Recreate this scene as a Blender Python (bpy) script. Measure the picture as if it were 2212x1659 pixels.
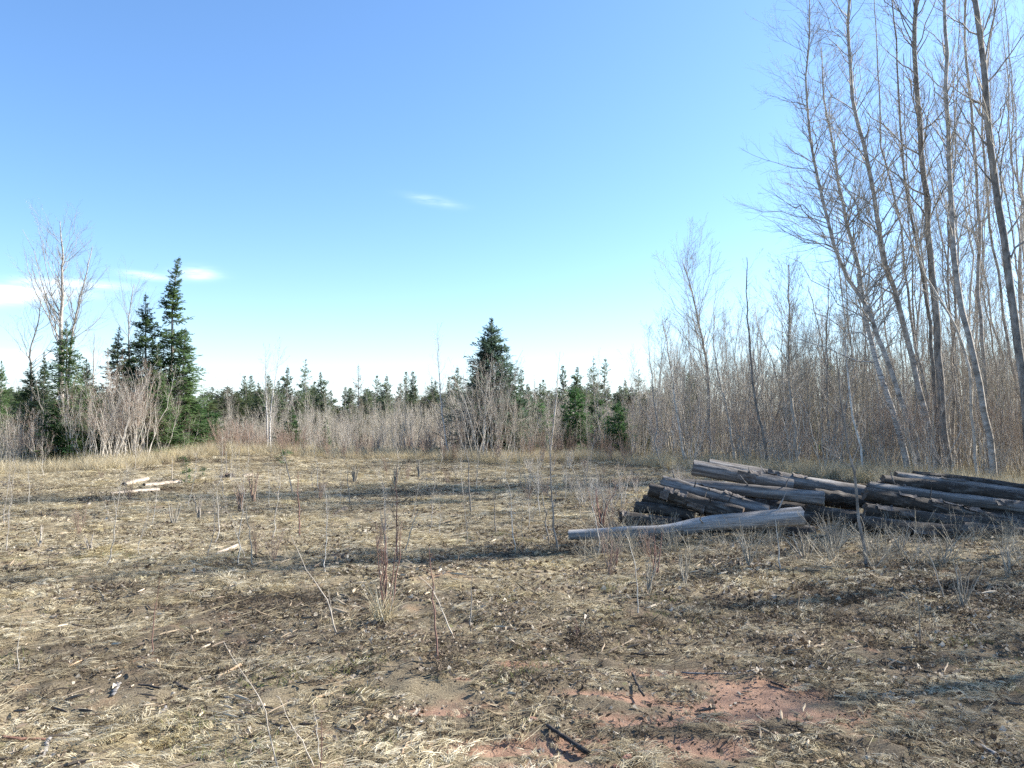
import bpy, math, random
import numpy as np
from mathutils import Vector, Matrix

for o in list(bpy.data.objects):
    bpy.data.objects.remove(o, do_unlink=True)
S = bpy.context.scene
COL = S.collection
rad = math.radians

# ------------------------------------------------------------------ camera
FPX = 1736.0                      # focal length in pixels of a 2212 px wide picture
CAMZ = 1.6
PITCH = math.atan(70.5 / FPX)
cam_data = bpy.data.cameras.new("camera")
cam_data.sensor_width = 36.0
cam_data.lens = 36.0 * FPX / 2212.0
cam_data.clip_start = 0.05
cam_data.clip_end = 3000
cam = bpy.data.objects.new("camera", cam_data)
COL.objects.link(cam)
cam.location = (0, 0, CAMZ)
cam.rotation_euler = (rad(90) + PITCH, 0, 0)
S.camera = cam

# ------------------------------------------------------------------ light
SUN_AZ = rad(73)                  # from +Y towards +X
SUN_EL = rad(34)
sun_vec = Vector((math.sin(SUN_AZ) * math.cos(SUN_EL), math.cos(SUN_AZ) * math.cos(SUN_EL), math.sin(SUN_EL)))
sd = bpy.data.lights.new("sun", 'SUN')
sd.energy = 5.0
sd.angle = rad(0.5)
sd.color = (1.0, 0.94, 0.84)
sun = bpy.data.objects.new("sun", sd)
COL.objects.link(sun)
sun.location = (0, 0, 40)
sun.rotation_euler = (-sun_vec).to_track_quat('-Z', 'Y').to_euler()

world = bpy.data.worlds.new("World")
S.world = world
world.use_nodes = True
wt = world.node_tree
wt.nodes.clear()
def wn(t, **k):
    n = wt.nodes.new(t)
    for a, b in k.items():
        setattr(n, a, b)
    return n
def wmath(op, a, b=None, c=None, clamp=False):
    n = wn('ShaderNodeMath', operation=op)
    n.use_clamp = clamp
    for i, v in enumerate((a, b, c)):
        if v is None: continue
        if isinstance(v, (int, float)): n.inputs[i].default_value = v
        else: wt.links.new(v, n.inputs[i])
    return n.outputs[0]
out = wn('ShaderNodeOutputWorld')
bg = wn('ShaderNodeBackground')
bg.inputs['Strength'].default_value = 0.09
sky = wn('ShaderNodeTexSky', sky_type='NISHITA')
sky.sun_disc = False
sky.sun_elevation = SUN_EL
sky.sun_rotation = SUN_AZ
sky.altitude = 200
sky.air_density = 1.0
sky.dust_density = 1.2
sky.ozone_density = 1.6
wt.links.new(bg.outputs[0], out.inputs[0])
tc = wn('ShaderNodeTexCoord')
sep = wn('ShaderNodeSeparateXYZ')
wt.links.new(tc.outputs['Generated'], sep.inputs[0])
DX, DY, DZ = sep.outputs
azm = wmath('ARCTAN2', DX, DY)
elv = wmath('ARCSINE', DZ)
# thin wisps of cloud, placed by direction in the sky
cmb = wn('ShaderNodeCombineXYZ')
wt.links.new(wmath('MULTIPLY', azm, 9.0), cmb.inputs[0])
wt.links.new(wmath('MULTIPLY', elv, 60.0), cmb.inputs[1])
nz = wn('ShaderNodeTexNoise')
nz.inputs['Scale'].default_value = 1.6
nz.inputs['Detail'].default_value = 5.0
nz.inputs['Roughness'].default_value = 0.6
wt.links.new(cmb.outputs[0], nz.inputs['Vector'])
def wisp(px, py, rx, ry, tilt, amp):
    a0 = math.atan((px - 1106) / FPX); e0 = math.atan((900 - py) / FPX * math.cos(a0))
    rx /= FPX; ry /= FPX
    da = wmath('SUBTRACT', azm, a0); de = wmath('SUBTRACT', elv, e0)
    de = wmath('SUBTRACT', de, wmath('MULTIPLY', da, tilt))
    q = wmath('ADD', wmath('POWER', wmath('ABSOLUTE', wmath('DIVIDE', da, rx)), 2.0),
              wmath('POWER', wmath('ABSOLUTE', wmath('DIVIDE', de, ry)), 2.0))
    return wmath('MULTIPLY', wmath('EXPONENT', wmath('MULTIPLY', q, -1.0)), amp)
tot = None
for w_ in [(0, 634, 110, 15, 0.12, .95), (150, 612, 80, 7, 0.0, .4), (310, 594, 45, 6, -0.05, .4), (418, 588, 36, 11, 0, .45),
           (935, 430, 46, 8, -0.15, .22), (60, 770, 110, 9, 0, .3), (500, 1040, 500, 8, 0, .0)]:
    v = wisp(*w_)
    tot = v if tot is None else wmath('ADD', tot, v)
cl = wmath('MULTIPLY', tot, wmath('MULTIPLY_ADD', nz.outputs[0], 3.4, -0.95), None, True)
# bright milky haze low on the horizon, broken softly
low = wmath('MULTIPLY', wmath('POWER', wmath('SUBTRACT', 1.0, wmath('ABSOLUTE', DZ)), 15.0), 0.55, None, True)
cl2 = wmath('ADD', cl, low, None, True)
mixc = wn('ShaderNodeMix', data_type='RGBA')
mixc.inputs[7].default_value = (9.4, 10.0, 10.6, 1)
wt.links.new(cl2, mixc.inputs[0])
gain = wn('ShaderNodeMix', data_type='RGBA', blend_type='MULTIPLY')
gain.inputs[0].default_value = 1.0
gain.inputs[7].default_value = (0.735, 0.98, 1.22, 1)
wt.links.new(sky.outputs[0], gain.inputs[6])
wt.links.new(gain.outputs[2], mixc.inputs[6])
wt.links.new(mixc.outputs[2], bg.inputs[0])

S.view_settings.view_transform = 'Standard'
S.view_settings.look = 'None'
S.view_settings.gamma = 1
S.view_settings.use_curve_mapping = False
S.view_settings.exposure = 1.4
S.cycles.max_bounces = 5
S.cycles.diffuse_bounces = 3
S.cycles.transmission_bounces = 2
S.cycles.use_denoising = False
S.render.film_transparent = False

# ------------------------------------------------------------------ helpers
rng = np.random.default_rng(11)
random.seed(5)
_fw = np.array([0, math.cos(PITCH), math.sin(PITCH)])
_up = np.array([0, -math.sin(PITCH), math.cos(PITCH)])
def ray(px, py):
    return _fw * FPX + np.array([1., 0, 0]) * (px - 1106) + _up * (829.5 - py)
def at(px, py, d):
    r = ray(px, py)
    return np.array([0, 0, CAMZ]) + r * (d / r[1])
def gp(px, py):
    r = ray(px, py)
    k = -CAMZ / r[2]
    p = r * k
    p[2] = 0
    return p
def gx(px, d):
    return (px - 1106) / FPX * d / math.cos(PITCH)

def smooth(a, b, x):
    t = np.clip((np.asarray(x, float) - a) / (b - a), 0, 1)
    return t * t * (3 - 2 * t)
_perm = np.random.default_rng(3).random((256, 256))
def vnoise(x, y):
    x = np.asarray(x, float); y = np.asarray(y, float)
    xi = np.floor(x).astype(int); yi = np.floor(y).astype(int)
    fx = x - xi; fy = y - yi
    fx = fx * fx * (3 - 2 * fx); fy = fy * fy * (3 - 2 * fy)
    a = _perm[xi & 255, yi & 255]; b = _perm[(xi + 1) & 255, yi & 255]
    c = _perm[xi & 255, (yi + 1) & 255]; d = _perm[(xi + 1) & 255, (yi + 1) & 255]
    return (a * (1 - fx) + b * fx) * (1 - fy) + (c * (1 - fx) + d * fx) * fy
def fbm(x, y, f, o=4):
    s = 0; a = 1; t = 0
    for k in range(o):
        s = s + a * vnoise(x * f + 17.3 * k, y * f + 9.1 * k); t += a
        a *= .5; f *= 2.03
    return s / t

SOIL = [(1.5, 4.93, .55, .17), (1.15, 4.6, .55, .13), (1.75, 4.45, .4, .13), (.75, 4.35, .4, .12), (.35, 4.02, .4, .13), (.95, 4.02, .35, .1),
        (.55, 3.72, .3, .1), (1.0, 5.15, .25, .08), (-.45, 4.42, .22, .05), (.15, 5.2, .25, .06), (2.05, 4.1, .2, .07),
        (-.3, 4.9, .12, .05), (1.3, 3.6, .3, .07), (-.9, 3.75, .2, .05), (.0, 4.05, .3, .09), (-.15, 3.7, .3, .08), (.5, 4.7, .35, .07), (1.9, 3.6, .25, .06)]
def soil(x, y):
    s = 0
    for cx, cy, rx, ry in SOIL:
        s = s + np.exp(-(((x - cx) / rx) ** 2 + ((y - cy) / ry) ** 2))
    s = s * 1.3 + (fbm(x, y, 4.0, 5) - .5) * 2.2
    return smooth(.38, 1.0, s)
def darkz(x, y):
    n = fbm(x * .55 + 3, y * 1.1, .55, 4)
    rt = smooth(-4, 5, x) * .12
    mid = np.exp(-((y - 7.2) / 2.5) ** 2) * .07
    return smooth(.5, .8, n + rt + mid - smooth(14, 26, y) * .03)
def H(x, y):
    x = np.asarray(x, float); y = np.asarray(y, float)
    h = (fbm(x, y, .35, 3) - .5) * .16 * smooth(0, 6, y) + (fbm(x, y, 2.2, 3) - .5) * .07
    near = 1 - smooth(9, 16, y)
    h = h + ((fbm(x + 9, y, 8.0, 2) - .5) * .055 + (fbm(x, y + 5, 22.0, 2) - .5) * .022) * near * (1 - .75 * soil(x, y))
    so = soil(x, y)
    h = h - so * .018 + so * ((fbm(x, y, 11, 3) - .5) * .03 + (fbm(x, y, 30, 2) - .5) * .012)
    h = h + .32 * np.exp(-((x + 11.5) / 4.5) ** 2 - ((y - 29) / 3.5) ** 2)
    h = h + .35 * np.exp(-((x - 5.2) / .9) ** 2 - ((y - 6.6) / .7) ** 2) * .5      # grassy hump at the right edge
    h = h - 7.5 * smooth(36, 78, y) + 12 * smooth(140, 420, y)
    return h
def Hs(x, y): return float(H(x, y))

def mesh_np(name, V, F, mats, smoothf=True, midx=None, attrs=None):
    """V (N,3), F (K,4) or (K,3)"""
    me = bpy.data.meshes.new(name)
    V = np.ascontiguousarray(V, dtype=np.float32); F = np.ascontiguousarray(F, dtype=np.int32)
    k = F.shape[1]
    me.vertices.add(len(V)); me.vertices.foreach_set('co', V.ravel())
    me.loops.add(F.size); me.loops.foreach_set('vertex_index', F.ravel())
    me.polygons.add(len(F)); me.polygons.foreach_set('loop_start', np.arange(0, F.size, k, dtype=np.int32))
    me.polygons.foreach_set('use_smooth', np.full(len(F), smoothf))
    for m in (mats if isinstance(mats, (list, tuple)) else [mats]):
        me.materials.append(m)
    if midx is not None:
        me.polygons.foreach_set('material_index', np.ascontiguousarray(midx, dtype=np.int32))
    if attrs:
        for an, av in attrs.items():
            a = me.attributes.new(an, 'FLOAT', 'POINT')
            a.data.foreach_set('value', np.ascontiguousarray(av, dtype=np.float32))
    me.update(calc_edges=True)
    return me

def unit(v):
    return v / np.maximum(np.linalg.norm(v, axis=-1, keepdims=True), 1e-9)
def tubes(P, R, sides=3):
    M, n, _ = P.shape
    T = unit(np.gradient(P, axis=1))
    ref = np.zeros_like(T); ref[..., 2] = 1
    flat = np.abs(T[:, 0:1, 2:3]) > .8
    ref = np.where(flat, np.array([1., 0, 0]), ref)
    U = unit(np.cross(T, ref)); W = np.cross(T, U)
    a = np.arange(sides) * 2 * math.pi / sides
    ring = P[:, :, None, :] + R[:, :, None, None] * (np.cos(a)[None, None, :, None] * U[:, :, None, :] + np.sin(a)[None, None, :, None] * W[:, :, None, :])
    V = ring.reshape(-1, 3)
    idx = np.arange(M * n * sides).reshape(M, n, sides)
    nx = np.roll(idx, -1, axis=2)
    F = np.stack([idx[:, :-1], nx[:, :-1], nx[:, 1:], idx[:, 1:]], -1).reshape(-1, 4)
    return V, F
def join(parts):
    Vs, Fs = [], []; o = 0
    for V, F in parts:
        Vs.append(V); Fs.append(F + o); o += len(V)
    return np.concatenate(Vs), np.concatenate(Fs)

def grow(P, R, cnt, t0, t1, ang, ang_sd, length, n=4, up=.15, wig=.06, rr=.5, tip=.25, lpow=1.0, rmin=.0012, planar=None, r=rng):
    """children of the polylines P: returns polylines, radii"""
    M, m, _ = P.shape
    k = M * cnt
    par = np.repeat(np.arange(M), cnt)
    t = r.uniform(t0, t1, k)
    s = t * (m - 1); i = np.minimum(s.astype(int), m - 2); f = (s - i)[:, None]
    p = P[par, i] * (1 - f) + P[par, i + 1] * f
    rad_ = R[par, i] * (1 - f[:, 0]) + R[par, i + 1] * f[:, 0]
    tan = unit(P[par, i + 1] - P[par, i])
    if planar:
        side = unit(np.cross(tan, np.array([0, 0, 1.]) + r.normal(0, planar, (k, 3)))) * np.where(r.random(k) < .5, -1, 1)[:, None]
    else:
        side = unit(np.cross(tan, r.normal(size=(k, 3))))
    a = np.radians(r.normal(ang, ang_sd, k))[:, None]
    d = unit(tan * np.cos(a) + side * np.sin(a))
    plen = np.linalg.norm(P[:, -1] - P[:, 0], axis=1)[par]
    L = length * plen * np.clip(1.02 - t, .05, 1) ** lpow * r.uniform(.6, 1.25, k)
    q = np.linspace(0, 1, n)
    Q = p[:, None] + d[:, None] * (L[:, None] * q)[..., None]
    Q[..., 2] += up * L[:, None] * q ** 2
    w = r.normal(0, wig, (k, n, 3)) * L[:, None, None] * (q > 0)[None, :, None]
    Q = Q + w
    rb = np.maximum(np.minimum(rad_ * rr, L * .03), rmin)
    RR = rb[:, None] * (1 - q * (1 - tip))
    return Q, np.maximum(RR, rmin * .6)

def diamonds(A, B, W):
    """flat leaf-shaped quads from A to B with half-width vectors W"""
    m = A * .45 + B * .55
    V = np.stack([A, m + W, B, m - W], 1).reshape(-1, 3)
    return V, np.arange(len(V)).reshape(-1, 4)

def new_obj(name, data, parent=None):
    o = bpy.data.objects.new(name, data)
    COL.objects.link(o)
    if parent is not None: o.parent = parent
    return o
def tag(o, label, cat, group=None):
    o['label'] = label; o['category'] = cat
    if group: o['group'] = group
    return o
def struct(o):
    o['kind'] = 'structure'; return o
def thing(name, label, cat, parts, loc, rz=0, scale=(1, 1, 1), group=None, tilt=(0, 0)):
    r = bpy.data.objects.new(name, None)
    r.empty_display_size = .2
    COL.objects.link(r)
    r.location = loc; r.rotation_euler = (tilt[0], tilt[1], rz); r.scale = scale
    tag(r, label, cat, group)
    for pn, me in parts:
        c = bpy.data.objects.new(pn, me); COL.objects.link(c); c.parent = r
    return r

# ------------------------------------------------------------------ materials
def mat(name, rough=.85):
    m = bpy.data.materials.new(name); m.use_nodes = True
    nt = m.node_tree; b = nt.nodes['Principled BSDF']
    b.inputs['Roughness'].default_value = rough
    b.inputs['Specular IOR Level'].default_value = .25
    return m, nt, b
def nd(nt, t, **k):
    n = nt.nodes.new(t)
    for a, b in k.items(): setattr(n, a, b)
    return n
def ramp(nt, src, stops):
    r = nd(nt, 'ShaderNodeValToRGB')
    e = r.color_ramp.elements
    while len(e) > 1: e.remove(e[-1])
    e[0].position = stops[0][0]; e[0].color = (*stops[0][1], 1)
    for p, c in stops[1:]:
        x = e.new(p); x.color = (*c, 1)
    nt.links.new(src, r.inputs[0])
    return r.outputs[0]
def noise(nt, scale, detail=4, rough=.55, coord='Object', stretch=(1, 1, 1)):
    if coord == 'World':
        g = nd(nt, 'ShaderNodeNewGeometry'); src = g.outputs['Position']
    else:
        t = nd(nt, 'ShaderNodeTexCoord'); src = t.outputs[coord]
    mp = nd(nt, 'ShaderNodeMapping'); mp.inputs['Scale'].default_value = stretch
    nt.links.new(src, mp.inputs[0])
    n = nd(nt, 'ShaderNodeTexNoise')
    n.inputs['Scale'].default_value = scale; n.inputs['Detail'].default_value = detail; n.inputs['Roughness'].default_value = rough
    nt.links.new(mp.outputs[0], n.inputs['Vector'])
    return n.outputs[0]
def mix(nt, f, a, b, bt='MIX'):
    n = nd(nt, 'ShaderNodeMix', data_type='RGBA', blend_type=bt)
    for i, v in ((0, f), (6, a), (7, b)):
        if isinstance(v, (int, float)): n.inputs[i].default_value = v
        elif isinstance(v, tuple): n.inputs[i].default_value = (*v, 1)
        else: nt.links.new(v, n.inputs[i])
    return n.outputs[2]
def bump(nt, b, h, strength=.4, dist=.01):
    n = nd(nt, 'ShaderNodeBump'); n.inputs['Strength'].default_value = strength; n.inputs['Distance'].default_value = dist
    nt.links.new(h, n.inputs['Height']); nt.links.new(n.outputs[0], b.inputs['Normal'])
def objrand(nt):
    return nd(nt, 'ShaderNodeObjectInfo').outputs['Random']
def attr(nt, name, typ='GEOMETRY'):
    a = nd(nt, 'ShaderNodeAttribute'); a.attribute_name = name; a.attribute_type = typ
    return a.outputs['Fac']

def bark_mat(name, c0, c1, c2, scale=6, stretch=(1, 1, .25), vary=.3):
    m, nt, b = mat(name)
    n = noise(nt, scale, 5, .65, 'Object', stretch)
    c = ramp(nt, n, [(.3, c0), (.5, c1), (.7, c2)])
    v = nd(nt, 'ShaderNodeMath', operation='MULTIPLY_ADD'); v.inputs[1].default_value = vary; v.inputs[2].default_value = 1 - vary / 2
    nt.links.new(objrand(nt), v.inputs[0])
    cc = nd(nt, 'ShaderNodeCombineXYZ')
    for i in range(3): nt.links.new(v.outputs[0], cc.inputs[i])
    c = mix(nt, 1.0, c, cc.outputs[0], 'MULTIPLY')
    nt.links.new(c, b.inputs['Base Color'])
    bump(nt, b, n, .5, .01)
    return m
M_birch = bark_mat('birch_bark', (.06, .05, .045), (.5, .47, .43), (.68, .65, .6), 5, (1, 1, 5), .15)
M_aspen = bark_mat('aspen_bark', (.12, .105, .09), (.34, .305, .265), (.56, .52, .47), 5, (1, 1, 1.5))
M_dark = bark_mat('dark_bark', (.09, .08, .07), (.23, .21, .185), (.42, .385, .345), 9, (1, 1, .4))
M_pale = bark_mat('pale_sapling_bark', (.25, .215, .175), (.48, .435, .37), (.68, .635, .56), 4, (1, 1, 1.2), .5)
M_twig = bark_mat('twig_bark', (.17, .15, .12), (.3, .27, .22), (.45, .415, .35), 3, (1, 1, 1), .5)
M_twigp = bark_mat('pale_twig_bark', (.24, .205, .165), (.41, .36, .3), (.58, .525, .45), 3, (1, 1, 1), .5)
M_red = bark_mat('red_twig_bark', (.17, .115, .085), (.3, .215, .165), (.45, .345, .28), 3, (1, 1, 1), .4)
M_olive = bark_mat('olive_twig_bark', (.12, .11, .07), (.2, .18, .11), (.3, .27, .18), 3, (1, 1, 1), .4)
M_reds = bark_mat('red_stem_bark', (.1, .06, .052), (.18, .105, .085), (.27, .18, .145), 3, (1, 1, 1), .4)

def needle_mat(name, a, b_, tipc):
    m, nt, b = mat(name, .6)
    n = noise(nt, 2.2, 3, .6, 'Object')
    c = ramp(nt, n, [(.32, a), (.55, b_), (.75, tipc)])
    hs = nd(nt, 'ShaderNodeHueSaturation')
    v = nd(nt, 'ShaderNodeMath', operation='MULTIPLY_ADD'); v.inputs[1].default_value = .5; v.inputs[2].default_value = .75
    nt.links.new(objrand(nt), v.inputs[0]); nt.links.new(v.outputs[0], hs.inputs['Value'])
    nt.links.new(c, hs.inputs['Color'])
    nt.links.new(hs.outputs[0], b.inputs['Base Color'])
    tr = nd(nt, 'ShaderNodeBsdfTranslucent'); nt.links.new(hs.outputs[0], tr.inputs[0])
    ms = nd(nt, 'ShaderNodeMixShader'); ms.inputs[0].default_value = .5
    nt.links.new(b.outputs[0], ms.inputs[1]); nt.links.new(tr.outputs[0], ms.inputs[2])
    nt.links.new(ms.outputs[0], nt.nodes['Material Output'].inputs[0])
    return m
M_fir = needle_mat('fir_needles', (.065, .11, .05), (.13, .2, .08), (.195, .27, .12))
M_firg = needle_mat('bright_fir_needles', (.04, .095, .035), (.08, .165, .055), (.13, .22, .08))
M_firb = needle_mat('blue_fir_needles', (.06, .1, .07), (.115, .175, .115), (.17, .235, .155))
M_spr = needle_mat('spruce_needles', (.08, .115, .065), (.145, .185, .1), (.21, .25, .14))
M_cedar = needle_mat('olive_conifer_needles', (.06, .08, .035), (.1, .125, .055), (.15, .17, .08))
M_brownn = needle_mat('tamarack_twigs', (.1, .075, .05), (.15, .12, .08), (.2, .17, .12))

# ground
def ground_mat():
    m, nt, b = mat('dead_grass_ground', .95)
    n1 = noise(nt, 14, 6, .7, 'World'); n2 = noise(nt, 90, 5, .7, 'World', (1, 1, 1)); n3 = noise(nt, 2.3, 4, .6, 'World')
    thatch = ramp(nt, n2, [(.3, (.06, .047, .03)), (.45, (.16, .128, .08)), (.6, (.29, .24, .155)), (.75, (.44, .37, .25))])
    humus = ramp(nt, n2, [(.3, (.035, .027, .018)), (.5, (.095, .074, .05)), (.72, (.2, .165, .11))])
    soilc = ramp(nt, n1, [(.25, (.17, .096, .063)), (.5, (.27, .162, .11)), (.75, (.37, .24, .17))])
    soilc = mix(nt, .35, soilc, ramp(nt, n2, [(.3, (.1, .058, .04)), (.7, (.33, .215, .155))]))
    c = mix(nt, attr(nt, 'dark'), thatch, humus)
    red = ramp(nt, n3, [(.58, (0, 0, 0)), (.75, (.5, .5, .5))])
    c = mix(nt, red, c, (.26, .15, .09))
    moss = ramp(nt, noise(nt, 5, 5, .7, 'World'), [(.6, (0, 0, 0)), (.72, (.6, .6, .6))])
    c = mix(nt, moss, c, (.13, .15, .045))
    c = mix(nt, attr(nt, 'soil'), c, soilc)
    nt.links.new(c, b.inputs['Base Color'])
    bump(nt, b, n2, .8, .012)
    return m
M_ground = ground_mat()

def litter_mat(name, stops, darkc, darkamt=.6, transl=.25, redden=None):
    m, nt, b = mat(name, .8)
    c = ramp(nt, attr(nt, 'tone'), stops)
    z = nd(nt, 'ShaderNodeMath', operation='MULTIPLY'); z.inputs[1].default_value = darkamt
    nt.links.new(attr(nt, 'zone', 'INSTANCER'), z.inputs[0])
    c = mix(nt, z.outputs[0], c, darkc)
    big = ramp(nt, noise(nt, .9, 4, .6, 'World'), [(.35, (.8, .8, .8)), (.55, (1, 1, 1)), (.7, (1.0, .97, .8))])
    c = mix(nt, 1.0, c, big, 'MULTIPLY')
    nt.links.new(c, b.inputs['Base Color'])
    if transl:
        tr = nd(nt, 'ShaderNodeBsdfTranslucent'); nt.links.new(c, tr.inputs[0])
        ms = nd(nt, 'ShaderNodeMixShader'); ms.inputs[0].default_value = transl
        nt.links.new(b.outputs[0], ms.inputs[1]); nt.links.new(tr.outputs[0], ms.inputs[2])
        nt.links.new(ms.outputs[0], nt.nodes['Material Output'].inputs[0])
    return m
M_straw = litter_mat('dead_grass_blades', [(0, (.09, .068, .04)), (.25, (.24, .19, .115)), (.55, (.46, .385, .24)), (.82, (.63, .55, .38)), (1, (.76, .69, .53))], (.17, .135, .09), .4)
M_leaf = litter_mat('old_leaf_litter', [(0, (.06, .042, .028)), (.4, (.18, .135, .095)), (.8, (.38, .315, .24)), (.93, (.54, .48, .39)), (1, (.68, .63, .55))], (.2, .17, .14), .3)
M_forb = litter_mat('rotten_stems', [(0, (.03, .022, .016)), (.5, (.085, .064, .045)), (.85, (.19, .15, .105)), (1, (.36, .28, .19))], (.05, .04, .03), .3)
M_chips = litter_mat('wood_chips', [(0, (.03, .022, .017)), (.35, (.1, .078, .06)), (.6, (.26, .2, .145)), (.85, (.46, .36, .24)), (1, (.6, .5, .37))], (.1, .08, .06), .3, 0)
M_moss = litter_mat('new_green_blades', [(0, (.09, .12, .03)), (.6, (.17, .2, .06)), (1, (.26, .28, .1))], (.1, .1, .04), .4)

def wood_mat(name, stops, scale=3, stretch=(.35, 6, 6), spots=True, bs=.5):
    m, nt, b = mat(name, .75)
    n = noise(nt, scale, 7, .7, 'Object', stretch)
    c = ramp(nt, n, stops)
    n4 = noise(nt, 2.0, 5, .7, 'Object', (1, 2, 2))
    if spots:
        c = mix(nt, ramp(nt, n4, [(.5, (0, 0, 0)), (.62, (.8, .8, .8))]), c, (.05, .04, .032))
    fine = noise(nt, 30, 5, .7, 'Object', (.15, 4, 4))
    c = mix(nt, ramp(nt, fine, [(.3, (.5, .5, .5)), (.5, (0, 0, 0))]), c, (.045, .037, .03))
    nt.links.new(c, b.inputs['Base Color'])
    bump(nt, b, fine, bs, .01)
    return m
M_wsmooth = wood_mat('weathered_smooth_wood', [(.3, (.07, .058, .048)), (.46, (.25, .23, .21)), (.68, (.5, .48, .46))], spots=False)
M_wgrey = wood_mat('weathered_grey_wood', [(.3, (.04, .034, .029)), (.48, (.125, .113, .104)), (.68, (.34, .325, .31))], spots=False)
M_wbark = wood_mat('rough_log_bark', [(.3, (.014, .011, .009)), (.48, (.045, .037, .031)), (.68, (.2, .178, .155))], 6, (.8, 4, 4), True, 1)
M_wpale = wood_mat('bleached_wood', [(.3, (.12, .09, .065)), (.5, (.36, .295, .23)), (.68, (.58, .51, .43))], spots=False)
M_wend = wood_mat('sawn_wood_end', [(.3, (.36, .27, .17)), (.5, (.55, .44, .3)), (.7, (.7, .6, .45))], 8, (1, 1, 1), False)
M_wend2 = wood_mat('old_dark_wood_end', [(.3, (.05, .035, .025)), (.5, (.12, .085, .06)), (.7, (.22, .16, .12))], 8, (1, 1, 1), False)
M_plate = wood_mat('peeling_bark_plate', [(.3, (.04, .033, .028)), (.5, (.12, .1, .088)), (.7, (.28, .25, .22))], 8, (1, 3, 3), False)
M_redwood = wood_mat('red_brown_stick', [(.3, (.1, .05, .035)), (.5, (.2, .105, .075)), (.7, (.32, .2, .15))], 5, (.5, 3, 3), False)
M_tan = wood_mat('tan_wood_chip', [(.3, (.2, .13, .075)), (.5, (.38, .275, .175)), (.7, (.55, .43, .3))], 5, (.5, 3, 3), False)
M_black = wood_mat('charred_dark_stick', [(.3, (.02, .017, .015)), (.5, (.045, .038, .033)), (.7, (.1, .085, .075))], 5, (.5, 3, 3), False, 1)
def stone_mat(name, a, b2):
    m, nt, b = mat(name, .8)
    n = noise(nt, 14, 6, .65)
    nt.links.new(ramp(nt, n, [(.3, a), (.7, b2)]), b.inputs['Base Color']); bump(nt, b, n, .5, .01)
    return m
M_rstone = stone_mat('red_stone', (.2, .1, .07), (.42, .25, .19))
M_wstone = stone_mat('pale_stone', (.4, .37, .33), (.7, .67, .62))

# ------------------------------------------------------------------ ground
def axis(lo, hi, step, far, g=1.13):
    a = list(np.arange(lo, hi, step)); s = step; x = a[-1]
    right = []
    while x < far: s = min(s * g, 40); x += s; right.append(x)
    s = step; x = lo; left = []
    while x > -far: s = min(s * g, 40); x -= s; left.append(x)
    return np.array(left[::-1] + a + right)
gxs = axis(-5.5, 6.5, .035, 700, 1.035)
ys_ = list(np.arange(2.6, 8.5, .03)); s = .03; y = ys_[-1]
while y < 900: s = min(s * 1.03, 25); y += s; ys_.append(y)
s = .05; y = 2.6; lf = []
while y > -300: s = min(s * 1.25, 30); y -= s; lf.append(y)
gys = np.array(lf[::-1] + ys_)
GX, GY = np.meshgrid(gxs, gys)
GZ = H(GX, GY)
V = np.stack([GX, GY, GZ], -1).reshape(-1, 3)
ny, nx = GX.shape
ii = np.arange(nx * ny).reshape(ny, nx)
F = np.stack([ii[:-1, :-1], ii[:-1, 1:], ii[1:, 1:], ii[1:, :-1]], -1).reshape(-1, 4)
gm = mesh_np('ground', V, F, M_ground, True, None, {'soil': soil(GX, GY).ravel(), 'dark': darkz(GX, GY).ravel()})
print('ground verts', len(V))
ground = struct(new_obj('ground', gm))

# ------------------------------------------------------------------ ground cover (uncountable)
def blades(n, spread, lmin, lmax, wmin, wmax, elev, esd, dirsd, bend, zmax, segs=3, r=rng, tone=(0, 1), disc=True):
    a = r.uniform(0, 2 * math.pi, n); q = spread * np.sqrt(r.random(n)) if disc else spread * r.random(n)
    p = np.stack([q * np.cos(a), q * np.sin(a), r.uniform(0, zmax, n)], -1)
    az = r.normal(0, dirsd, n) + np.where(r.random(n) < .5, 0, math.pi)
    el = np.radians(r.normal(elev, esd, n))
    L = r.uniform(lmin, lmax, n)
    d = np.stack([np.cos(az) * np.cos(el), np.sin(az) * np.cos(el), np.sin(el)], -1)
    side = unit(np.cross(d, np.array([0, 0, 1.]) + r.normal(0, .5, (n, 3))))
    t = np.linspace(0, 1, segs + 1)
    Q = p[:, None] + d[:, None] * (L[:, None] * t)[..., None]
    bv = unit(r.normal(size=(n, 3)) * np.array([1, 1, .35])) * (bend * L * r.uniform(.3, 1.6, n))[:, None]
    Q = Q + bv[:, None] * (t * t)[None, :, None]
    Q[..., 2] = np.maximum(Q[..., 2], .002 + .004 * r.random((n, 1)))
    w = r.uniform(wmin, wmax, n)[:, None] * (1 - .85 * t ** 2)[None]
    Lf = Q - side[:, None] * w[..., None] * .5; Rt = Q + side[:, None] * w[..., None] * .5
    V = np.stack([Lf, Rt], 2).reshape(-1, 3)
    idx = np.arange(n * (segs + 1) * 2).reshape(n, segs + 1, 2)
    F = np.stack([idx[:, :-1, 0], idx[:, :-1, 1], idx[:, 1:, 1], idx[:, 1:, 0]], -1).reshape(-1, 4)
    tn = np.repeat(r.uniform(tone[0], tone[1], n), (segs + 1) * 2)
    return V, F, tn
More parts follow.
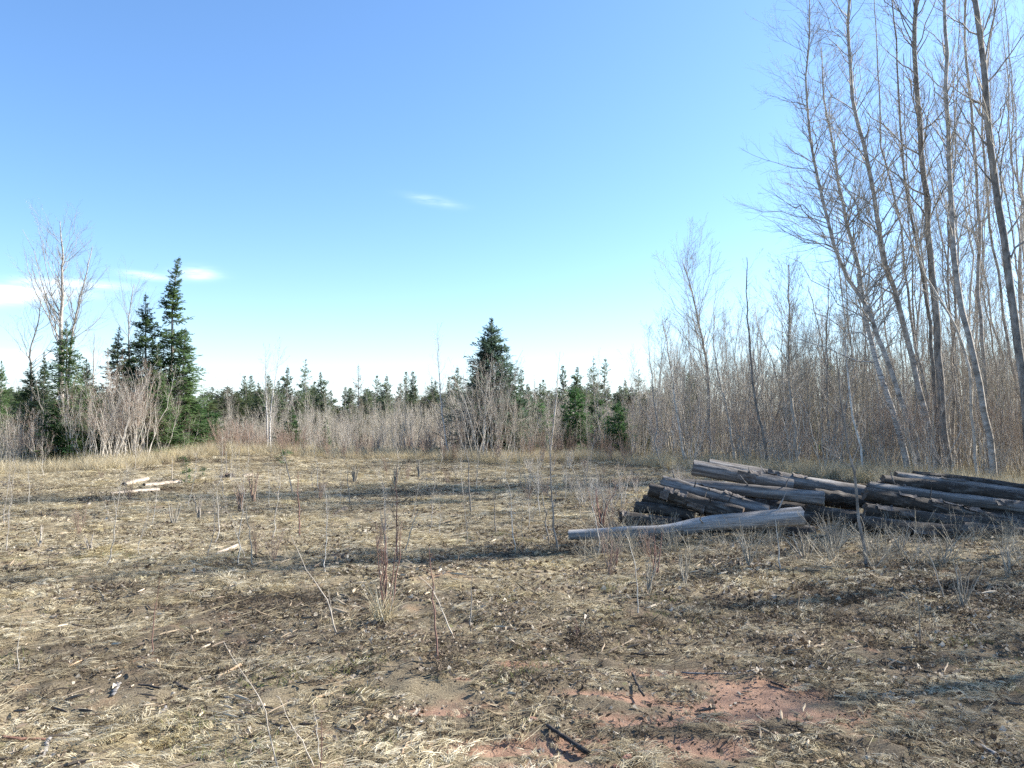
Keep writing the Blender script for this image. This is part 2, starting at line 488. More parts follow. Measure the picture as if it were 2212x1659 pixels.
def tufts(nt, spread, nb, lmin, lmax, wmin, wmax, hmax, dirsd=.6, r=rng):
    """small matted tufts: blades that spring from one point and lie over to one side"""
    Vs, Fs, Ts = [], [], []; o = 0
    for k in range(nt):
        a = r.uniform(0, 6.28); q = spread * math.sqrt(r.random()); c = np.array([q * math.cos(a), q * math.sin(a), 0])
        az = r.normal(0, dirsd) + (math.pi if r.random() < .3 else 0)
        n = r.integers(nb[0], nb[1]); seg = 4
        azs = az + r.normal(0, .32, n); L = r.uniform(lmin, lmax, n); hh = hmax * r.uniform(.25, 1) * L / lmax
        t = np.linspace(0, 1, seg + 1)
        d = np.stack([np.cos(azs), np.sin(azs)], -1)
        P = np.zeros((n, seg + 1, 3))
        P[..., :2] = c[None, None, :2] + r.normal(0, .012, (n, 1, 2)) + d[:, None] * (L[:, None] * t)[..., None]
        P[..., 2] = .003 + hh[:, None] * np.sin(t * math.pi * r.uniform(.75, 1.05, (n, 1))) + r.uniform(0, .006, (n, 1))
        P[..., :2] += r.normal(0, .004, (n, seg + 1, 2))
        side = np.stack([-np.sin(azs), np.cos(azs), r.normal(0, .5, n)], -1); side = unit(side)
        w = r.uniform(wmin, wmax, n)[:, None] * (1 - .8 * t ** 1.5)[None]
        V = np.stack([P - side[:, None] * w[..., None] * .5, P + side[:, None] * w[..., None] * .5], 2).reshape(-1, 3)
        V[:, 2] = np.maximum(V[:, 2], .001)
        idx = np.arange(n * (seg + 1) * 2).reshape(n, seg + 1, 2)
        F = np.stack([idx[:, :-1, 0], idx[:, :-1, 1], idx[:, 1:, 1], idx[:, 1:, 0]], -1).reshape(-1, 4)
        tt = r.random()
        Vs.append(V); Fs.append(F + o); o += len(V)
        Ts.append(np.clip(np.repeat(tt + r.normal(0, .14, n), (seg + 1) * 2) + np.tile(np.repeat(t * .12, 2), n), 0, 1))
    return np.concatenate(Vs), np.concatenate(Fs), np.concatenate(Ts)
def leaves(n, spread, smin, smax, r=rng):
    Vs, Fs, Ts = [], [], []
    o = 0
    for k in range(n):
        a = r.uniform(0, 6.28); q = spread * math.sqrt(r.random()); s_ = r.uniform(smin, smax)
        c = np.array([q * math.cos(a), q * math.sin(a), r.uniform(.004, .03)])
        m = 8
        aa = np.linspace(0, 2 * math.pi, m, endpoint=False) + r.uniform(0, 1)
        rr = s_ * r.uniform(.6, 1.1, m) * np.array([1.1, .7] * 4)
        pts = np.stack([np.cos(aa) * rr, np.sin(aa) * rr * .7, r.normal(0, .22, m) * s_ + (r.uniform(.2, .9) * np.abs(np.sin(aa)) * s_ * .6)], -1)
        # tilt
        t1, t2 = r.normal(0, .35, 2); 
        pts[:, 2] += pts[:, 0] * t1 + pts[:, 1] * t2
        ctr = np.array([[0, 0, r.normal(0, .2) * s_]])
        V = np.concatenate([ctr, pts]) + c
        V[:, 2] = np.maximum(V[:, 2], .002)
        F = [(0, 1 + i, 1 + (i + 1) % m) for i in range(m)]
        Vs.append(V); Fs.append(np.array(F) + o); o += len(V)
        Ts.append(np.full(len(V), r.random() ** 1.3))
    return np.concatenate(Vs), np.concatenate(Fs), np.concatenate(Ts)

def stuff_cover(name, label, protos, P, rz, scl, idx, zone, tilt=None):
    """one object: a cloud of points that carries small clumps through geometry nodes"""
    lib = bpy.data.collections.new(name + '_clumps')
    for i, me in enumerate(protos):
        lib.objects.link(bpy.data.objects.new('%s_clump_%02d' % (name, i), me))
    me = bpy.data.meshes.new(name)
    me.vertices.add(len(P)); me.vertices.foreach_set('co', np.ascontiguousarray(P, dtype=np.float32).ravel())
    a = me.attributes.new('rot', 'FLOAT_VECTOR', 'POINT')
    R = np.zeros((len(P), 3), dtype=np.float32); R[:, 2] = rz
    if tilt is not None: R[:, :2] = tilt
    a.data.foreach_set('vector', R.ravel())
    a = me.attributes.new('scl', 'FLOAT', 'POINT'); a.data.foreach_set('value', np.ascontiguousarray(scl, dtype=np.float32))
    a = me.attributes.new('idx', 'INT', 'POINT'); a.data.foreach_set('value', np.ascontiguousarray(idx, dtype=np.int32))
    a = me.attributes.new('zone', 'FLOAT', 'POINT'); a.data.foreach_set('value', np.ascontiguousarray(zone, dtype=np.float32))
    o = new_obj(name, me)
    o['kind'] = 'stuff'; o['label'] = label; o['category'] = name.replace('_', ' ')
    ng = bpy.data.node_groups.new(name, 'GeometryNodeTree')
    ng.interface.new_socket('Geometry', in_out='INPUT', socket_type='NodeSocketGeometry')
    ng.interface.new_socket('Geometry', in_out='OUTPUT', socket_type='NodeSocketGeometry')
    N = ng.nodes
    gi = N.new('NodeGroupInput'); go = N.new('NodeGroupOutput')
    iop = N.new('GeometryNodeInstanceOnPoints'); iop.inputs['Pick Instance'].default_value = True
    ci = N.new('GeometryNodeCollectionInfo'); ci.inputs['Collection'].default_value = lib
    ci.inputs['Separate Children'].default_value = True; ci.inputs['Reset Children'].default_value = True
    def na(nm, dt):
        n = N.new('GeometryNodeInputNamedAttribute'); n.data_type = dt; n.inputs['Name'].default_value = nm
        return n.outputs['Attribute']
    e2r = N.new('FunctionNodeEulerToRotation')
    L = ng.links
    L.new(gi.outputs[0], iop.inputs['Points']); L.new(ci.outputs[0], iop.inputs['Instance'])
    L.new(na('idx', 'INT'), iop.inputs['Instance Index'])
    L.new(na('rot', 'FLOAT_VECTOR'), e2r.inputs[0]); L.new(e2r.outputs[0], iop.inputs['Rotation'])
    L.new(na('scl', 'FLOAT'), iop.inputs['Scale'])
    L.new(iop.outputs[0], go.inputs[0])
    md = o.modifiers.new('scatter', 'NODES'); md.node_group = ng
    return o

def scatter(per_m2, d0, d1, margin=1.5, r=rng):
    """random ground points in view between two distances, with a margin at the sides"""
    a = r.uniform
    n = int(per_m2 * (1.3 * (d1 ** 2 - d0 ** 2) / 2 + 2 * margin * (d1 - d0)))
    y = a(d0, d1, n * 2); x = a(-1, 1, n * 2) * (.66 * d1 + margin)
    ok = np.abs(x) < .66 * y + margin
    A = (2 * (.66 * d1 + margin)) * (d1 - d0)
    keep = int(per_m2 * A)
    if keep > n * 2:
        y = a(d0, d1, keep); x = a(-1, 1, keep) * (.66 * d1 + margin); ok = np.abs(x) < .66 * y + margin
    else:
        y = y[:keep]; x = x[:keep]; ok = ok[:keep]
    return x[ok], y[ok]

def flow(x, y):
    return .5 + (fbm(x, y, .5, 2) - .5) * 2.6

# flattened dead grass
mats_mesh = []
for k in range(2):
    V, F, T = blades(90, .22, .06, .22, .0018, .0036, 4, 9, .55, .35, .03)
    mats_mesh.append(mesh_np('flat_blades', V, F, M_straw, True, None, {'tone': T}))
for k in range(6):
    V, F, T = tufts(30, .22, (7, 14), .04, .13, .0022, .0048, .03)
    mats_mesh.append(mesh_np('flat_blades', V, F, M_straw, True, None, {'tone': T}))
for k in range(3):
    V, F, T = tufts(34, .18, (5, 10), .025, .07, .0022, .005, .028, 2.0)
    mats_mesh.append(mesh_np('tangled_blades', V, F, M_straw, True, None, {'tone': T}))
parts_x, parts_y, parts_s, parts_i = [], [], [], []
for dens, d0, d1, sc in ((26, 2.6, 6.5, .85), (18, 6.5, 11, 1.05), (10, 11, 18, 1.4), (6, 18, 36, 2.0)):
    x, y = scatter(dens, d0, d1)
    ds = 1 - .97 * soil(x, y)
    dz = darkz(x, y)
    keep = rng.random(len(x)) < ds * (1 - .3 * dz)
    x, y = x[keep], y[keep]
    parts_x.append(x); parts_y.append(y); parts_s.append(sc * rng.uniform(.7, 1.3, len(x))); parts_i.append(rng.integers(0, 11, len(x)))
x = np.concatenate(parts_x); y = np.concatenate(parts_y)
z = H(x, y)
e = .1
tl = np.stack([np.arctan((H(x, y + e) - H(x, y - e)) / (2 * e)), -np.arctan((H(x + e, y) - H(x - e, y)) / (2 * e))], -1)
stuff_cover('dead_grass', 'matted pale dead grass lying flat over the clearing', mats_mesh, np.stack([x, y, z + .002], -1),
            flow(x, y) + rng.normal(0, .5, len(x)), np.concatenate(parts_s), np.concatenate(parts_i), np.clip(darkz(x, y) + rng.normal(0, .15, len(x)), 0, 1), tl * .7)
print('grass clumps', len(x))

# dark rotten stems and debris
fm = []
for k in range(5):
    V, F, T = blades(55, .16, .03, .12, .004, .011, 12, 22, 1.4, .8, .02)
    fm.append(mesh_np('rotten_stems', V, F, M_forb, True, None, {'tone': T}))
px_, py_, ps_ = [], [], []
for dens, d0, d1, sc in ((18, 2.6, 6.5, .7), (12, 6.5, 12, 1.0), (5, 12, 20, 1.4), (2, 20, 32, 2.0)):
    x, y = scatter(dens, d0, d1)
    keep = rng.random(len(x)) < (1 - .93 * soil(x, y)) * (.12 + .88 * darkz(x, y)) * (.4 + 1.0 * fbm(x, y, 3.3, 2))
    px_.append(x[keep]); py_.append(y[keep]); ps_.append(sc * rng.uniform(.6, 1.4, keep.sum()))
x = np.concatenate(px_); y = np.concatenate(py_)
stuff_cover('rotten_plant_debris', 'dark rotten stems and weeds matted among the dead grass', fm, np.stack([x, y, H(x, y) + .004], -1),
            rng.uniform(0, 6.28, len(x)), np.concatenate(ps_), rng.integers(0, 5, len(x)), rng.random(len(x)))

# fallen leaves
lm = []
for k in range(6):
    V, F, T = leaves(20, .2, .01, .026)
    lm.append(mesh_np('old_leaves', V, F, M_leaf, False, None, {'tone': T}))
px_, py_, ps_ = [], [], []
for dens, d0, d1, sc in ((44, 2.6, 7, .85), (26, 7, 12, 1.0), (8, 12, 20, 1.3)):
    x, y = scatter(dens, d0, d1)
    keep = rng.random(len(x)) < (1 - .93 * soil(x, y)) * (.4 + .6 * smooth(-5, 3, x)) * np.clip(fbm(x, y, 2.0, 3) * 3.0 - .9, .12, 1)
    px_.append(x[keep]); py_.append(y[keep]); ps_.append(sc * rng.uniform(.7, 1.3, keep.sum()))
x = np.concatenate(px_); y = np.concatenate(py_)
stuff_cover('fallen_leaves', 'curled grey and brown old leaves scattered on the ground', lm, np.stack([x, y, H(x, y) + .012], -1),
            rng.uniform(0, 6.28, len(x)), np.concatenate(ps_), rng.integers(0, 6, len(x)), rng.random(len(x)) * .6)

# long straws
sm = []
for k in range(4):
    V, F, T = blades(6, .25, .25, .6, .0022, .0036, 3, 5, .35, .18, .05, 6, tone=(.5, .95))
    sm.append(mesh_np('long_straws', V, F, M_straw, True, None, {'tone': T}))
px_, py_, ps_ = [], [], []
for dens, d0, d1, sc in ((1.3, 2.6, 8, .8), (.9, 8, 16, 1.1)):
    x, y = scatter(dens, d0, d1)
    px_.append(x); py_.append(y); ps_.append(sc * rng.uniform(.6, 1.2, len(x)))
x = np.concatenate(px_); y = np.concatenate(py_)
stuff_cover('long_straw', 'long pale straws lying slanted across the clearing', sm, np.stack([x, y, H(x, y) + .02], -1),
            rng.normal(.55, .35, len(x)), np.concatenate(ps_), rng.integers(0, 4, len(x)), rng.random(len(x)) * .5)

# bits of wood and bark
wb = []
for k in range(4):
    Vs, Fs, Ts, o = [], [], [], 0
    for j in range(7):
        a = rng.uniform(0, 6.28); q = .3 * math.sqrt(rng.random()); L = rng.uniform(.03, .12); r0 = rng.uniform(.003, .008); az = rng.normal(0, .8)
        t = np.linspace(0, 1, 4)
        P = np.zeros((1, 4, 3)); P[0, :, 0] = q * math.cos(a) + math.cos(az) * L * t + rng.normal(0, .002, 4); P[0, :, 1] = q * math.sin(a) + math.sin(az) * L * t + rng.normal(0, .002, 4)
        P[0, :, 2] = r0 + .012 + rng.normal(0, .004) + t * rng.uniform(-.01, .02)
        V, F = tubes(P, np.array([[r0 * .4, r0, r0 * .9, r0 * .3]]), 5)
        Vs.append(V); Fs.append(F + o); o += len(V); Ts.append(np.full(len(V), rng.random()))
    wb.append(mesh_np('wood_bits', np.concatenate(Vs), np.concatenate(Fs), M_chips, False, None, {'tone': np.concatenate(Ts)}))
px_, py_, ps_ = [], [], []
for dens, d0, d1, sc in ((3.4, 2.6, 6.5, 1.0), (1.6, 6.5, 13, 1.3)):
    x, y = scatter(dens, d0, d1)
    px_.append(x); py_.append(y); ps_.append(sc * rng.uniform(.6, 1.5, len(x)))
x = np.concatenate(px_); y = np.concatenate(py_)
stuff_cover('wood_bits', 'broken twigs, bark scraps and wood chips strewn in the dead grass', wb, np.stack([x, y, H(x, y)], -1),
            rng.normal(.5, .8, len(x)), np.concatenate(ps_), rng.integers(0, 4, len(x)), rng.random(len(x)) * .5)

# new green blades and moss
gmx = []
for k in range(3):
    V, F, T = blades(60, .1, .015, .05, .0015, .003, 55, 25, 3, .4, .004, 2)
    gmx.append(mesh_np('green_blades', V, F, M_moss, True, None, {'tone': T}))
x, y = scatter(6, 2.6, 11)
keep = (rng.random(len(x)) < np.clip(fbm(x + 40, y, .9, 3) * 4 - 2.1, 0, 1) * (1 - soil(x, y)))
x, y = x[keep], y[keep]
stuff_cover('new_grass', 'low new green grass and moss showing through the thatch', gmx, np.stack([x, y, H(x, y)], -1),
            rng.uniform(0, 6.28, len(x)), rng.uniform(.7, 1.5, len(x)), rng.integers(0, 3, len(x)), rng.random(len(x)))

# soil crumbs on the bare patch
cr = []
for k in range(3):
    V, F, T = leaves(34, .12, .003, .011)
    cr.append(mesh_np('crumbs', V, F, M_forb, False, None, {'tone': T * .8}))
x, y = scatter(40, 3.2, 5.6)
keep = (soil(x, y) > .3) & (rng.random(len(x)) < .5 * fbm(x, y, 4, 2) * 2)
x, y = x[keep], y[keep]
stuff_cover('soil_crumbs', 'dark crumbs and bits strewn over the bare red soil', cr, np.stack([x, y, H(x, y)], -1),
            rng.uniform(0, 6.28, len(x)), rng.uniform(.6, 1.3, len(x)), rng.integers(0, 3, len(x)), rng.random(len(x)))

# ------------------------------------------------------------------ tree line geometry
FRONT = [(-400, 22), (0, 24.5), (250, 25.5), (330, 27), (450, 29.5), (700, 31), (900, 31), (1100, 29), (1190, 30), (1300, 30), (1420, 27), (1600, 24.5), (1800, 22), (2000, 19.5), (2212, 17.5), (2600, 16)]
def front(px):
    return float(np.interp(px, [a for a, b in FRONT], [b for a, b in FRONT]))

# tall standing straw along the foot of the thicket
tm = []
for k in range(4):
    V, F, T = blades(90, .25, .2, .6, .004, .009, 62, 18, 3, .35, .005, 4, tone=(.35, 1))
    tm.append(mesh_np('standing_straw', V, F, M_straw, True, None, {'tone': T}))
n = 5200
pxs = rng.uniform(-150, 2350, n)
ds_ = np.array([front(p) for p in pxs]) + rng.gamma(1.6, 1.6, n) - 2.4
x = (pxs - 1106) / FPX * ds_; y = ds_
keep = (rng.random(n) < .25 + .75 * fbm(x, y, .5, 2))
x, y = x[keep], y[keep]
stuff_cover('standing_dry_grass', 'tall straw coloured dry grass along the foot of the thicket', tm, np.stack([x, y, H(x, y)], -1),
            rng.uniform(0, 6.28, len(x)), rng.uniform(.4, .95, len(x)), rng.integers(0, 4, len(x)), rng.random(len(x)) * .3)

# ------------------------------------------------------------------ conifers
def conifer(seed, h=6.0, w=1.3, nb=200, cc=11, dia=3, needle=M_fir, bark=M_dark, prof='cone', base=.03, gaps=(), sparse=0, tp=.92, leaf=.13, wid=.024):
    r = np.random.default_rng(seed)
    trunkP = np.zeros((1, 9, 3)); q = np.linspace(0, 1, 9)
    trunkP[0, :, 2] = q * h
    trunkP[0, :, :2] += np.cumsum(r.normal(0, .006 * h, (9, 2)), 0) * (q > 0)[:, None]
    R = np.maximum(.011 * h * (1 - q) ** .9 + .004, .006)[None]
    tv, tf = tubes(trunkP, R, 6)
    t = base + (1 - base) * (r.random(nb) ** tp)
    t = np.clip(t, base, .985)
    if gaps:
        for g0, g1, kp in gaps:
            inn = (t > g0) & (t < g1) & (r.random(nb) > kp)
            t = t[~inn]; nbn = len(t); nb = nbn
    if prof == 'cone': rr = (1 - t) ** .9 + .02
    elif prof == 'spire': rr = .05 + .25 * (1 - t) ** .5 + .7 * (1 - t) ** 2.0 + .06 * np.sin(t * 23) * (1 - t)
    elif prof == 'club': rr = .05 + .85 * (1 - t) ** 1.0 + .13 * np.exp(-((t - .93) / .04) ** 2)
    elif prof == 'column': rr = .3 + .75 * (1 - t) ** .6 * np.minimum(1, t * 6 + .4) - .28 * smooth(.8, 1, t)
    rr = rr * (1 + .22 * np.sin(np.floor(t * 22) * 2.4))          # uneven whorls
    L = w * rr * r.uniform(.55, 1.25, nb)
    az = r.uniform(0, 2 * math.pi, nb)
    s = t * 8; i = np.minimum(s.astype(int), 7); f = (s - i)[:, None]
    p = trunkP[0, i] * (1 - f) + trunkP[0, i + 1] * f
    el = np.radians(-12 + 50 * t ** 2.2 + r.normal(0, 8, nb))
    d = np.stack([np.cos(az) * np.cos(el), np.sin(az) * np.cos(el), np.sin(el)], -1)
    u = np.linspace(0, 1, 5)
    B = p[:, None] + d[:, None] * (L[:, None] * u)[..., None]
    B[..., 2] += L[:, None] * (-.22 * u + .3 * u ** 2.5)[None] * (1 - t[:, None] * .6)
    B += r.normal(0, .025, (nb, 5, 3)) * L[:, None, None] * (u > 0)[None, :, None]
    BR = np.maximum(L[:, None] * .012 * (1 - .8 * u)[None], .003)
    bv, bf = tubes(B, BR, 3)
    C, CR = grow(B, BR, cc, .15 + sparse, 1.0, 52, 14, .42, 3, -.02, .05, planar=.45, lpow=.45, r=r)
    # needle sprays: side twigs, plus shoots on both sides of each twig
    k = len(C)
    Vn, Fn = [], []
    def spray(A, Bp, width):
        dd = unit(Bp - A)
        nrm = unit(np.array([0, 0, 1.]) + r.normal(0, .45, A.shape))
        return diamonds(A, Bp, unit(np.cross(dd, nrm)) * width[:, None])
    parts = []
    seg = np.linalg.norm(C[:, -1] - C[:, 0], axis=1)
    tf_ = np.clip((1 - np.repeat(t, cc)) * 5, .3, 1)
    wd = wid * r.uniform(.7, 1.4, k) * tf_
    parts.append(spray(C[:, 0], C[:, -1] + (C[:, -1] - C[:, 0]) * .25, wd))
    for j in range(dia):
        tt = r.uniform(.1, 1.0, k)[:, None]
        a0 = C[:, 0] * (1 - tt) + C[:, -1] * tt
        side = unit(np.cross(C[:, -1] - C[:, 0], np.array([0, 0, 1.]) + r.normal(0, .3, (k, 3)))) * np.where(r.random(k) < .5, 1, -1)[:, None]
        dd = unit(unit(C[:, -1] - C[:, 0]) * .8 + side * .75 + r.normal(0, .2, (k, 3)))
        ll = (np.minimum(leaf, seg * .6 + .03) * tf_)[:, None] * r.uniform(.6, 1.3, (k, 1))
        parts.append(spray(a0, a0 + dd * ll, wd * .8))
    # needles along the outer branch and the leader
    ob = B[:, 2:]; A = ob[:, :-1].reshape(-1, 3); Bp = ob[:, 1:].reshape(-1, 3)
    parts.append(spray(A, Bp + (Bp - A) * .2, wid * 1.2 * np.ones(len(A))))
    tz = np.linspace(.86, 1.0, 14) * h; m = len(tz)
    A = np.stack([np.full(m, trunkP[0, -1, 0]), np.full(m, trunkP[0, -1, 1]), tz - .02], -1)
    Bp = A + unit(r.normal(size=(m, 3)) * [.6, .6, .2] + [0, 0, 1.2]) * .09 * h / 6
    parts.append(spray(A, Bp, np.full(m, wid * .5)))
    nv, nf = join(parts)
    v2, f2 = join([(bv, bf), (nv, nf)])
    mi = np.concatenate([np.zeros(len(bf)), np.ones(len(nf))])
    return [('trunk', mesh_np('conifer_trunk', tv, tf, bark)),
            ('crown', mesh_np('conifer_crown', v2, f2, [bark, needle], False, mi))], h

_cz = {}
def cz(key):
    if key in _cz: return _cz[key]
    d = dict(
        fir0=lambda: conifer(1, 6, 1.45, 420, 12, 3, M_fir, leaf=.1, wid=.017),
        fir1=lambda: conifer(2, 6, 1.35, 420, 12, 3, M_fir, leaf=.1, wid=.017),
        firw=lambda: conifer(3, 4.7, 1.55, 700, 12, 3, M_firb, prof='cone', leaf=.09, wid=.015),
        spire=lambda: conifer(4, 7.5, 1.5, 460, 12, 3, M_fir, prof='spire', gaps=((.63, .67, .0), (.42, .45, .2)), leaf=.1, wid=.018, tp=.8),
        bright=lambda: conifer(5, 3.5, 1.0, 220, 11, 3, M_firg, prof='column', base=.0),
        bright2=lambda: conifer(6, 3.5, .9, 200, 11, 3, M_firg, prof='cone', base=.0),
        darkf=lambda: conifer(7, 5, 1.05, 320, 11, 3, M_spr, leaf=.1, wid=.017),
        sp0=lambda: conifer(8, 9, 1.5, 300, 9, 2, M_spr, prof='club', leaf=.15, wid=.03, tp=.5),
        sp1=lambda: conifer(9, 9, 2.2, 320, 9, 2, M_spr, prof='cone', leaf=.16, wid=.032, tp=.5),
        sp2=lambda: conifer(10, 9, 1.3, 280, 9, 2, M_spr, prof='club', leaf=.15, wid=.03, tp=.5),
        sp3=lambda: conifer(11, 9, 2.1, 170, 9, 2, M_spr, prof='cone', leaf=.16, wid=.028, sparse=.1, tp=.5),
        sp4=lambda: conifer(12, 9, 2.0, 320, 9, 2, M_cedar, prof='column', leaf=.16, wid=.032, tp=.55),
        tama=lambda: conifer(13, 9, 2.2, 240, 9, 1, M_brownn, prof='cone', leaf=.25, wid=.012, tp=.6),
        seed=lambda: conifer(14, .5, .28, 40, 6, 2, M_firg, prof='column', base=.0, leaf=.07, wid=.009),
    )[key]
    _cz[key] = d()
    return _cz[key]
def place_conifer(key, px, top, d, label, wmul=1.0, cat='conifer', name='fir_tree', group=None):
    parts, h = cz(key)
    x = gx(px, d); g = Hs(x, d)
    topz = at(px, top, d)[2]
    sc = (topz - g) / h
    ws = wmul * sc ** .5 if d > 40 else wmul * sc
    return thing(name, label, cat, parts, (x, d, g - .03), rng.uniform(0, 6.28), (ws, ws, sc), group)

NEAR = [
    ('fir0', 0, 776, 42, .7, 'slender conifer at the left edge of the photo behind bare brush', 'fir_tree'),
    ('fir0', 66, 778, 26.5, .9, 'dark fir at the far left with broad skirts and a blunt top'),
    ('darkf', 93, 757, 31, .8, 'narrow greyish spruce top just right of the far left dark fir'),
    ('fir1', 36, 832, 30, 1.0, 'short fir half hidden by brush at the far left'),
    ('fir1', 150, 690, 26.6, 1.0, 'pointed fir below the tallest bare tree on the left'),
    ('bright2', 128, 870, 25.2, 1.5, 'low spreading fir at the foot of the left trees, dark shade beside it'),
    ('fir0', 183, 772, 28.5, 1.0, 'shorter fir tucked right of the pointed fir on the left'),
    ('darkf', 254, 703, 29, 1.05, 'dark narrow spruce left of the tallest fir pair'),
    ('fir0', 222, 830, 28, .9, 'low dark fir behind the red tipped brush on the left'),
    ('fir1', 285, 742, 29, 1.0, 'fir with brown bare twigs in front, between dark spruce and tall fir'),
    ('fir0', 314, 632, 29.5, .85, 'tall fir with tapered top, second tallest of the left group'),
    ('spire', 361, 556, 30, 1.0, 'tallest fir with a thin spire and gaps between its foliage clumps'),
    ('fir1', 388, 708, 29.5, 1.15, 'fir with ragged right side at the right end of the left group'),
    ('fir1', 340, 790, 27.6, 1.25, 'bushy fir in front of the tall spire fir'),
    ('fir0', 335, 742, 29.0, 1.1, 'fir wedged between the second tallest fir and the tall spire fir'),
    ('fir1', 405, 800, 29.9, 1.0, 'fir sloping down from the ragged right end of the left group'),
    ('bright', 412, 858, 30.0, 1.35, 'bushy green fir at the right foot of the left group'),
    ('bright', 372, 872, 28.6, 1.1, 'low green fir below the spire, behind pale stems'),
    ('bright', 457, 884, 32, 1.35, 'pale green rounded young fir right of the left group'),
    ('bright2', 436, 876, 33, 1.3, 'pale green fir behind the rounded young fir'),
    ('bright2', 630, 876, 33, 1.3, 'bright green young fir right of the thin double birch'),
    ('bright2', 703, 893, 36, .7, 'small green fir standing between brown shrubs left of centre'),
    ('firw', 1065, 684, 31.7, 1.0, 'large broad fir standing alone at the centre of the tree line'),
    ('darkf', 1043, 722, 32.1, .85, 'dark second top growing close to the left side of the large central fir'),
    ('bright2', 1092, 800, 31.6, 1.3, 'green fir against the right side of the large central fir'),
    ('fir0', 1022, 792, 32.6, .9, 'dim fir at the left skirt of the large central fir'),
    ('bright', 1160, 862, 36, 1.2, 'dark green fir in the gap right of the large central fir'),
    ('bright', 1243, 832, 34, 1.0, 'green column shaped fir left of the two bare forked stems on the right'),
    ('fir1', 1222, 872, 35, 1.0, 'shaded fir hugging the left of the column shaped green fir'),
    ('bright', 1288, 853, 36, 1.0, 'slim green fir between the two column shaped firs'),
    ('bright', 1337, 864, 31, .95, 'bright green column shaped fir reaching the ground near the log pile'),
    ('bright2', 1318, 890, 31.4, .9, 'smaller green fir leaning on the left of the bright column fir'),
    ('sp4', 1392, 850, 34, .6, 'olive conifer behind pale stems left of the bare forked tree'),
    ('sp4', 1490, 800, 34, .5, 'olive green conifer top seen through the bare thicket'),
    ('fir0', 1746, 812, 36, .8, 'green fir dimly seen through the thicket behind the thin dark poplar'),
    ('fir1', 1800, 770, 40, 1.0, 'reddish green fir top seen through twigs left of the white birch'),
    ('fir0', 1872, 905, 27, .8, 'small dark fir in the shade left of the white birch foot'),
    ('fir1', 1985, 800, 36, 1.2, 'dark fir behind the leaning trunks on the right'),
    ('fir0', 2140, 780, 34, 1.1, 'dark fir deep in the wood near the right edge'),
]
for t in NEAR:
    t = t[:4] + (t[4] * (1.25 if t[1] < 420 else 1.1),) + t[5:]
    place_conifer(t[0], t[1], t[2], t[3], t[5], t[4])

FAR = [(420, 820, 0), (449, 841, 0), (488, 851, 0), (518, 851, 1), (534, 817, 2), (548, 816, 0), (567, 831, 1), (586, 816, 0), (604, 827, 1),
       (618, 797, 1), (659, 780, 3), (678, 829, 2), (702, 809, 1), (721, 848, 1), (747, 841, 0), (762, 845, 0), (786, 794, 9), (813, 816, 2),
       (837, 816, 1), (860, 833, 0), (884, 808, 2), (900, 808, 0), (924, 820, 3), (937, 829, 0), (977, 819, 2), (988, 797, 1), (1010, 830, 1), (1118, 803, 0), (1136, 835, 1),
       (1151, 841, 0), (1167, 825, 2), (1176, 833, 1), (1223, 795, 0), (1235, 819, 1), (1247, 796, 1), (1274, 778, 3), (1308, 781, 2), (1328, 838, 1),
       (1358, 825, 1), (1380, 802, 3), (1288, 815, 1), (1262, 835, 1), (645, 850, 1), (695, 850, 0), (1200, 850, 1), (1345, 850, 0)]
KEYS = {0: 'sp0', 1: 'sp1', 2: 'sp2', 3: 'sp3', 9: 'tama'}
KDESC = {0: 'dark spruce with a thick clubbed tip', 1: 'pointed dense spruce', 2: 'slim spruce with a knobbed spire', 3: 'sparse spruce with layered drooping boughs', 9: 'bare grey tamarack with a fuzzy cone of twigs'}
LAND = [(0, 'left edge'), (361, 'tall spire fir'), (580, 'thin double birch'), (659, 'sparse layered spruce'), (786, 'bare tamarack'), (945, 'tall thin birch left of centre'), (1065, 'large central fir'),
        (1209, 'two bare forked stems'), (1308, 'slimmest far spire'), (1500, 'bare forked tree on the right')]
ordw = ['first', 'second', 'third', 'fourth', 'fifth', 'sixth', 'seventh', 'eighth', 'ninth', 'tenth', 'eleventh']
cnt_ = {}
for px, top, kk in sorted(FAR):
    li = max(i for i, (a, b) in enumerate(LAND) if px >= a)
    cnt_[li] = cnt_.get(li, 0) + 1
    if px == 659: lab = 'tall sparse spruce with layered drooping boughs standing above the far forest'
    elif kk == 9: lab = 'bare grey tamarack with a fuzzy cone of twigs on the skyline'
    elif px == 1308: lab = 'slimmest far spruce spire, standing alone right of the central gap'
    else: lab = 'far %s, %s skyline tree right of the %s' % (KDESC[kk], ordw[min(cnt_[li], 11) - 1], LAND[li][1])
    lab = ' '.join(lab.split()[:16])
    place_conifer(KEYS[kk], px, top - 7, 62 + rng.uniform(-8, 10), lab, 1.1, 'conifer', 'spruce_tree' if kk != 9 else 'tamarack_tree')
def FZ(px): return next(t for a, t in ((200, 'in the far forest behind the left firs'), (480, 'in the far forest right of the tall spire fir'), (620, 'in the far forest behind the double birch'), (740, 'in the far forest right of the sparse layered spruce'),
    (860, 'in the far forest below the bare tamarack'), (1000, 'in the far forest left of the large central fir'), (1150, 'in the far forest behind the large central fir'), (1300, 'in the far forest behind the column shaped firs'), (9999, 'in the far forest behind the left end of the thicket')) if px < a)
for k in range(230):     # the body of the far forest, lower tops
    px = rng.uniform(-60, 1560); d = rng.uniform(52, 84)
    place_conifer(['sp1', 'sp4', 'sp0', 'sp4', 'tama', 'sp3'][rng.integers(0, 6)], px, rng.uniform(832, 885), d, 'low conifer %s' % FZ(px), rng.uniform(1.3, 2.1),
                  'conifer', 'spruce_tree', 'low conifers massed in the far forest')

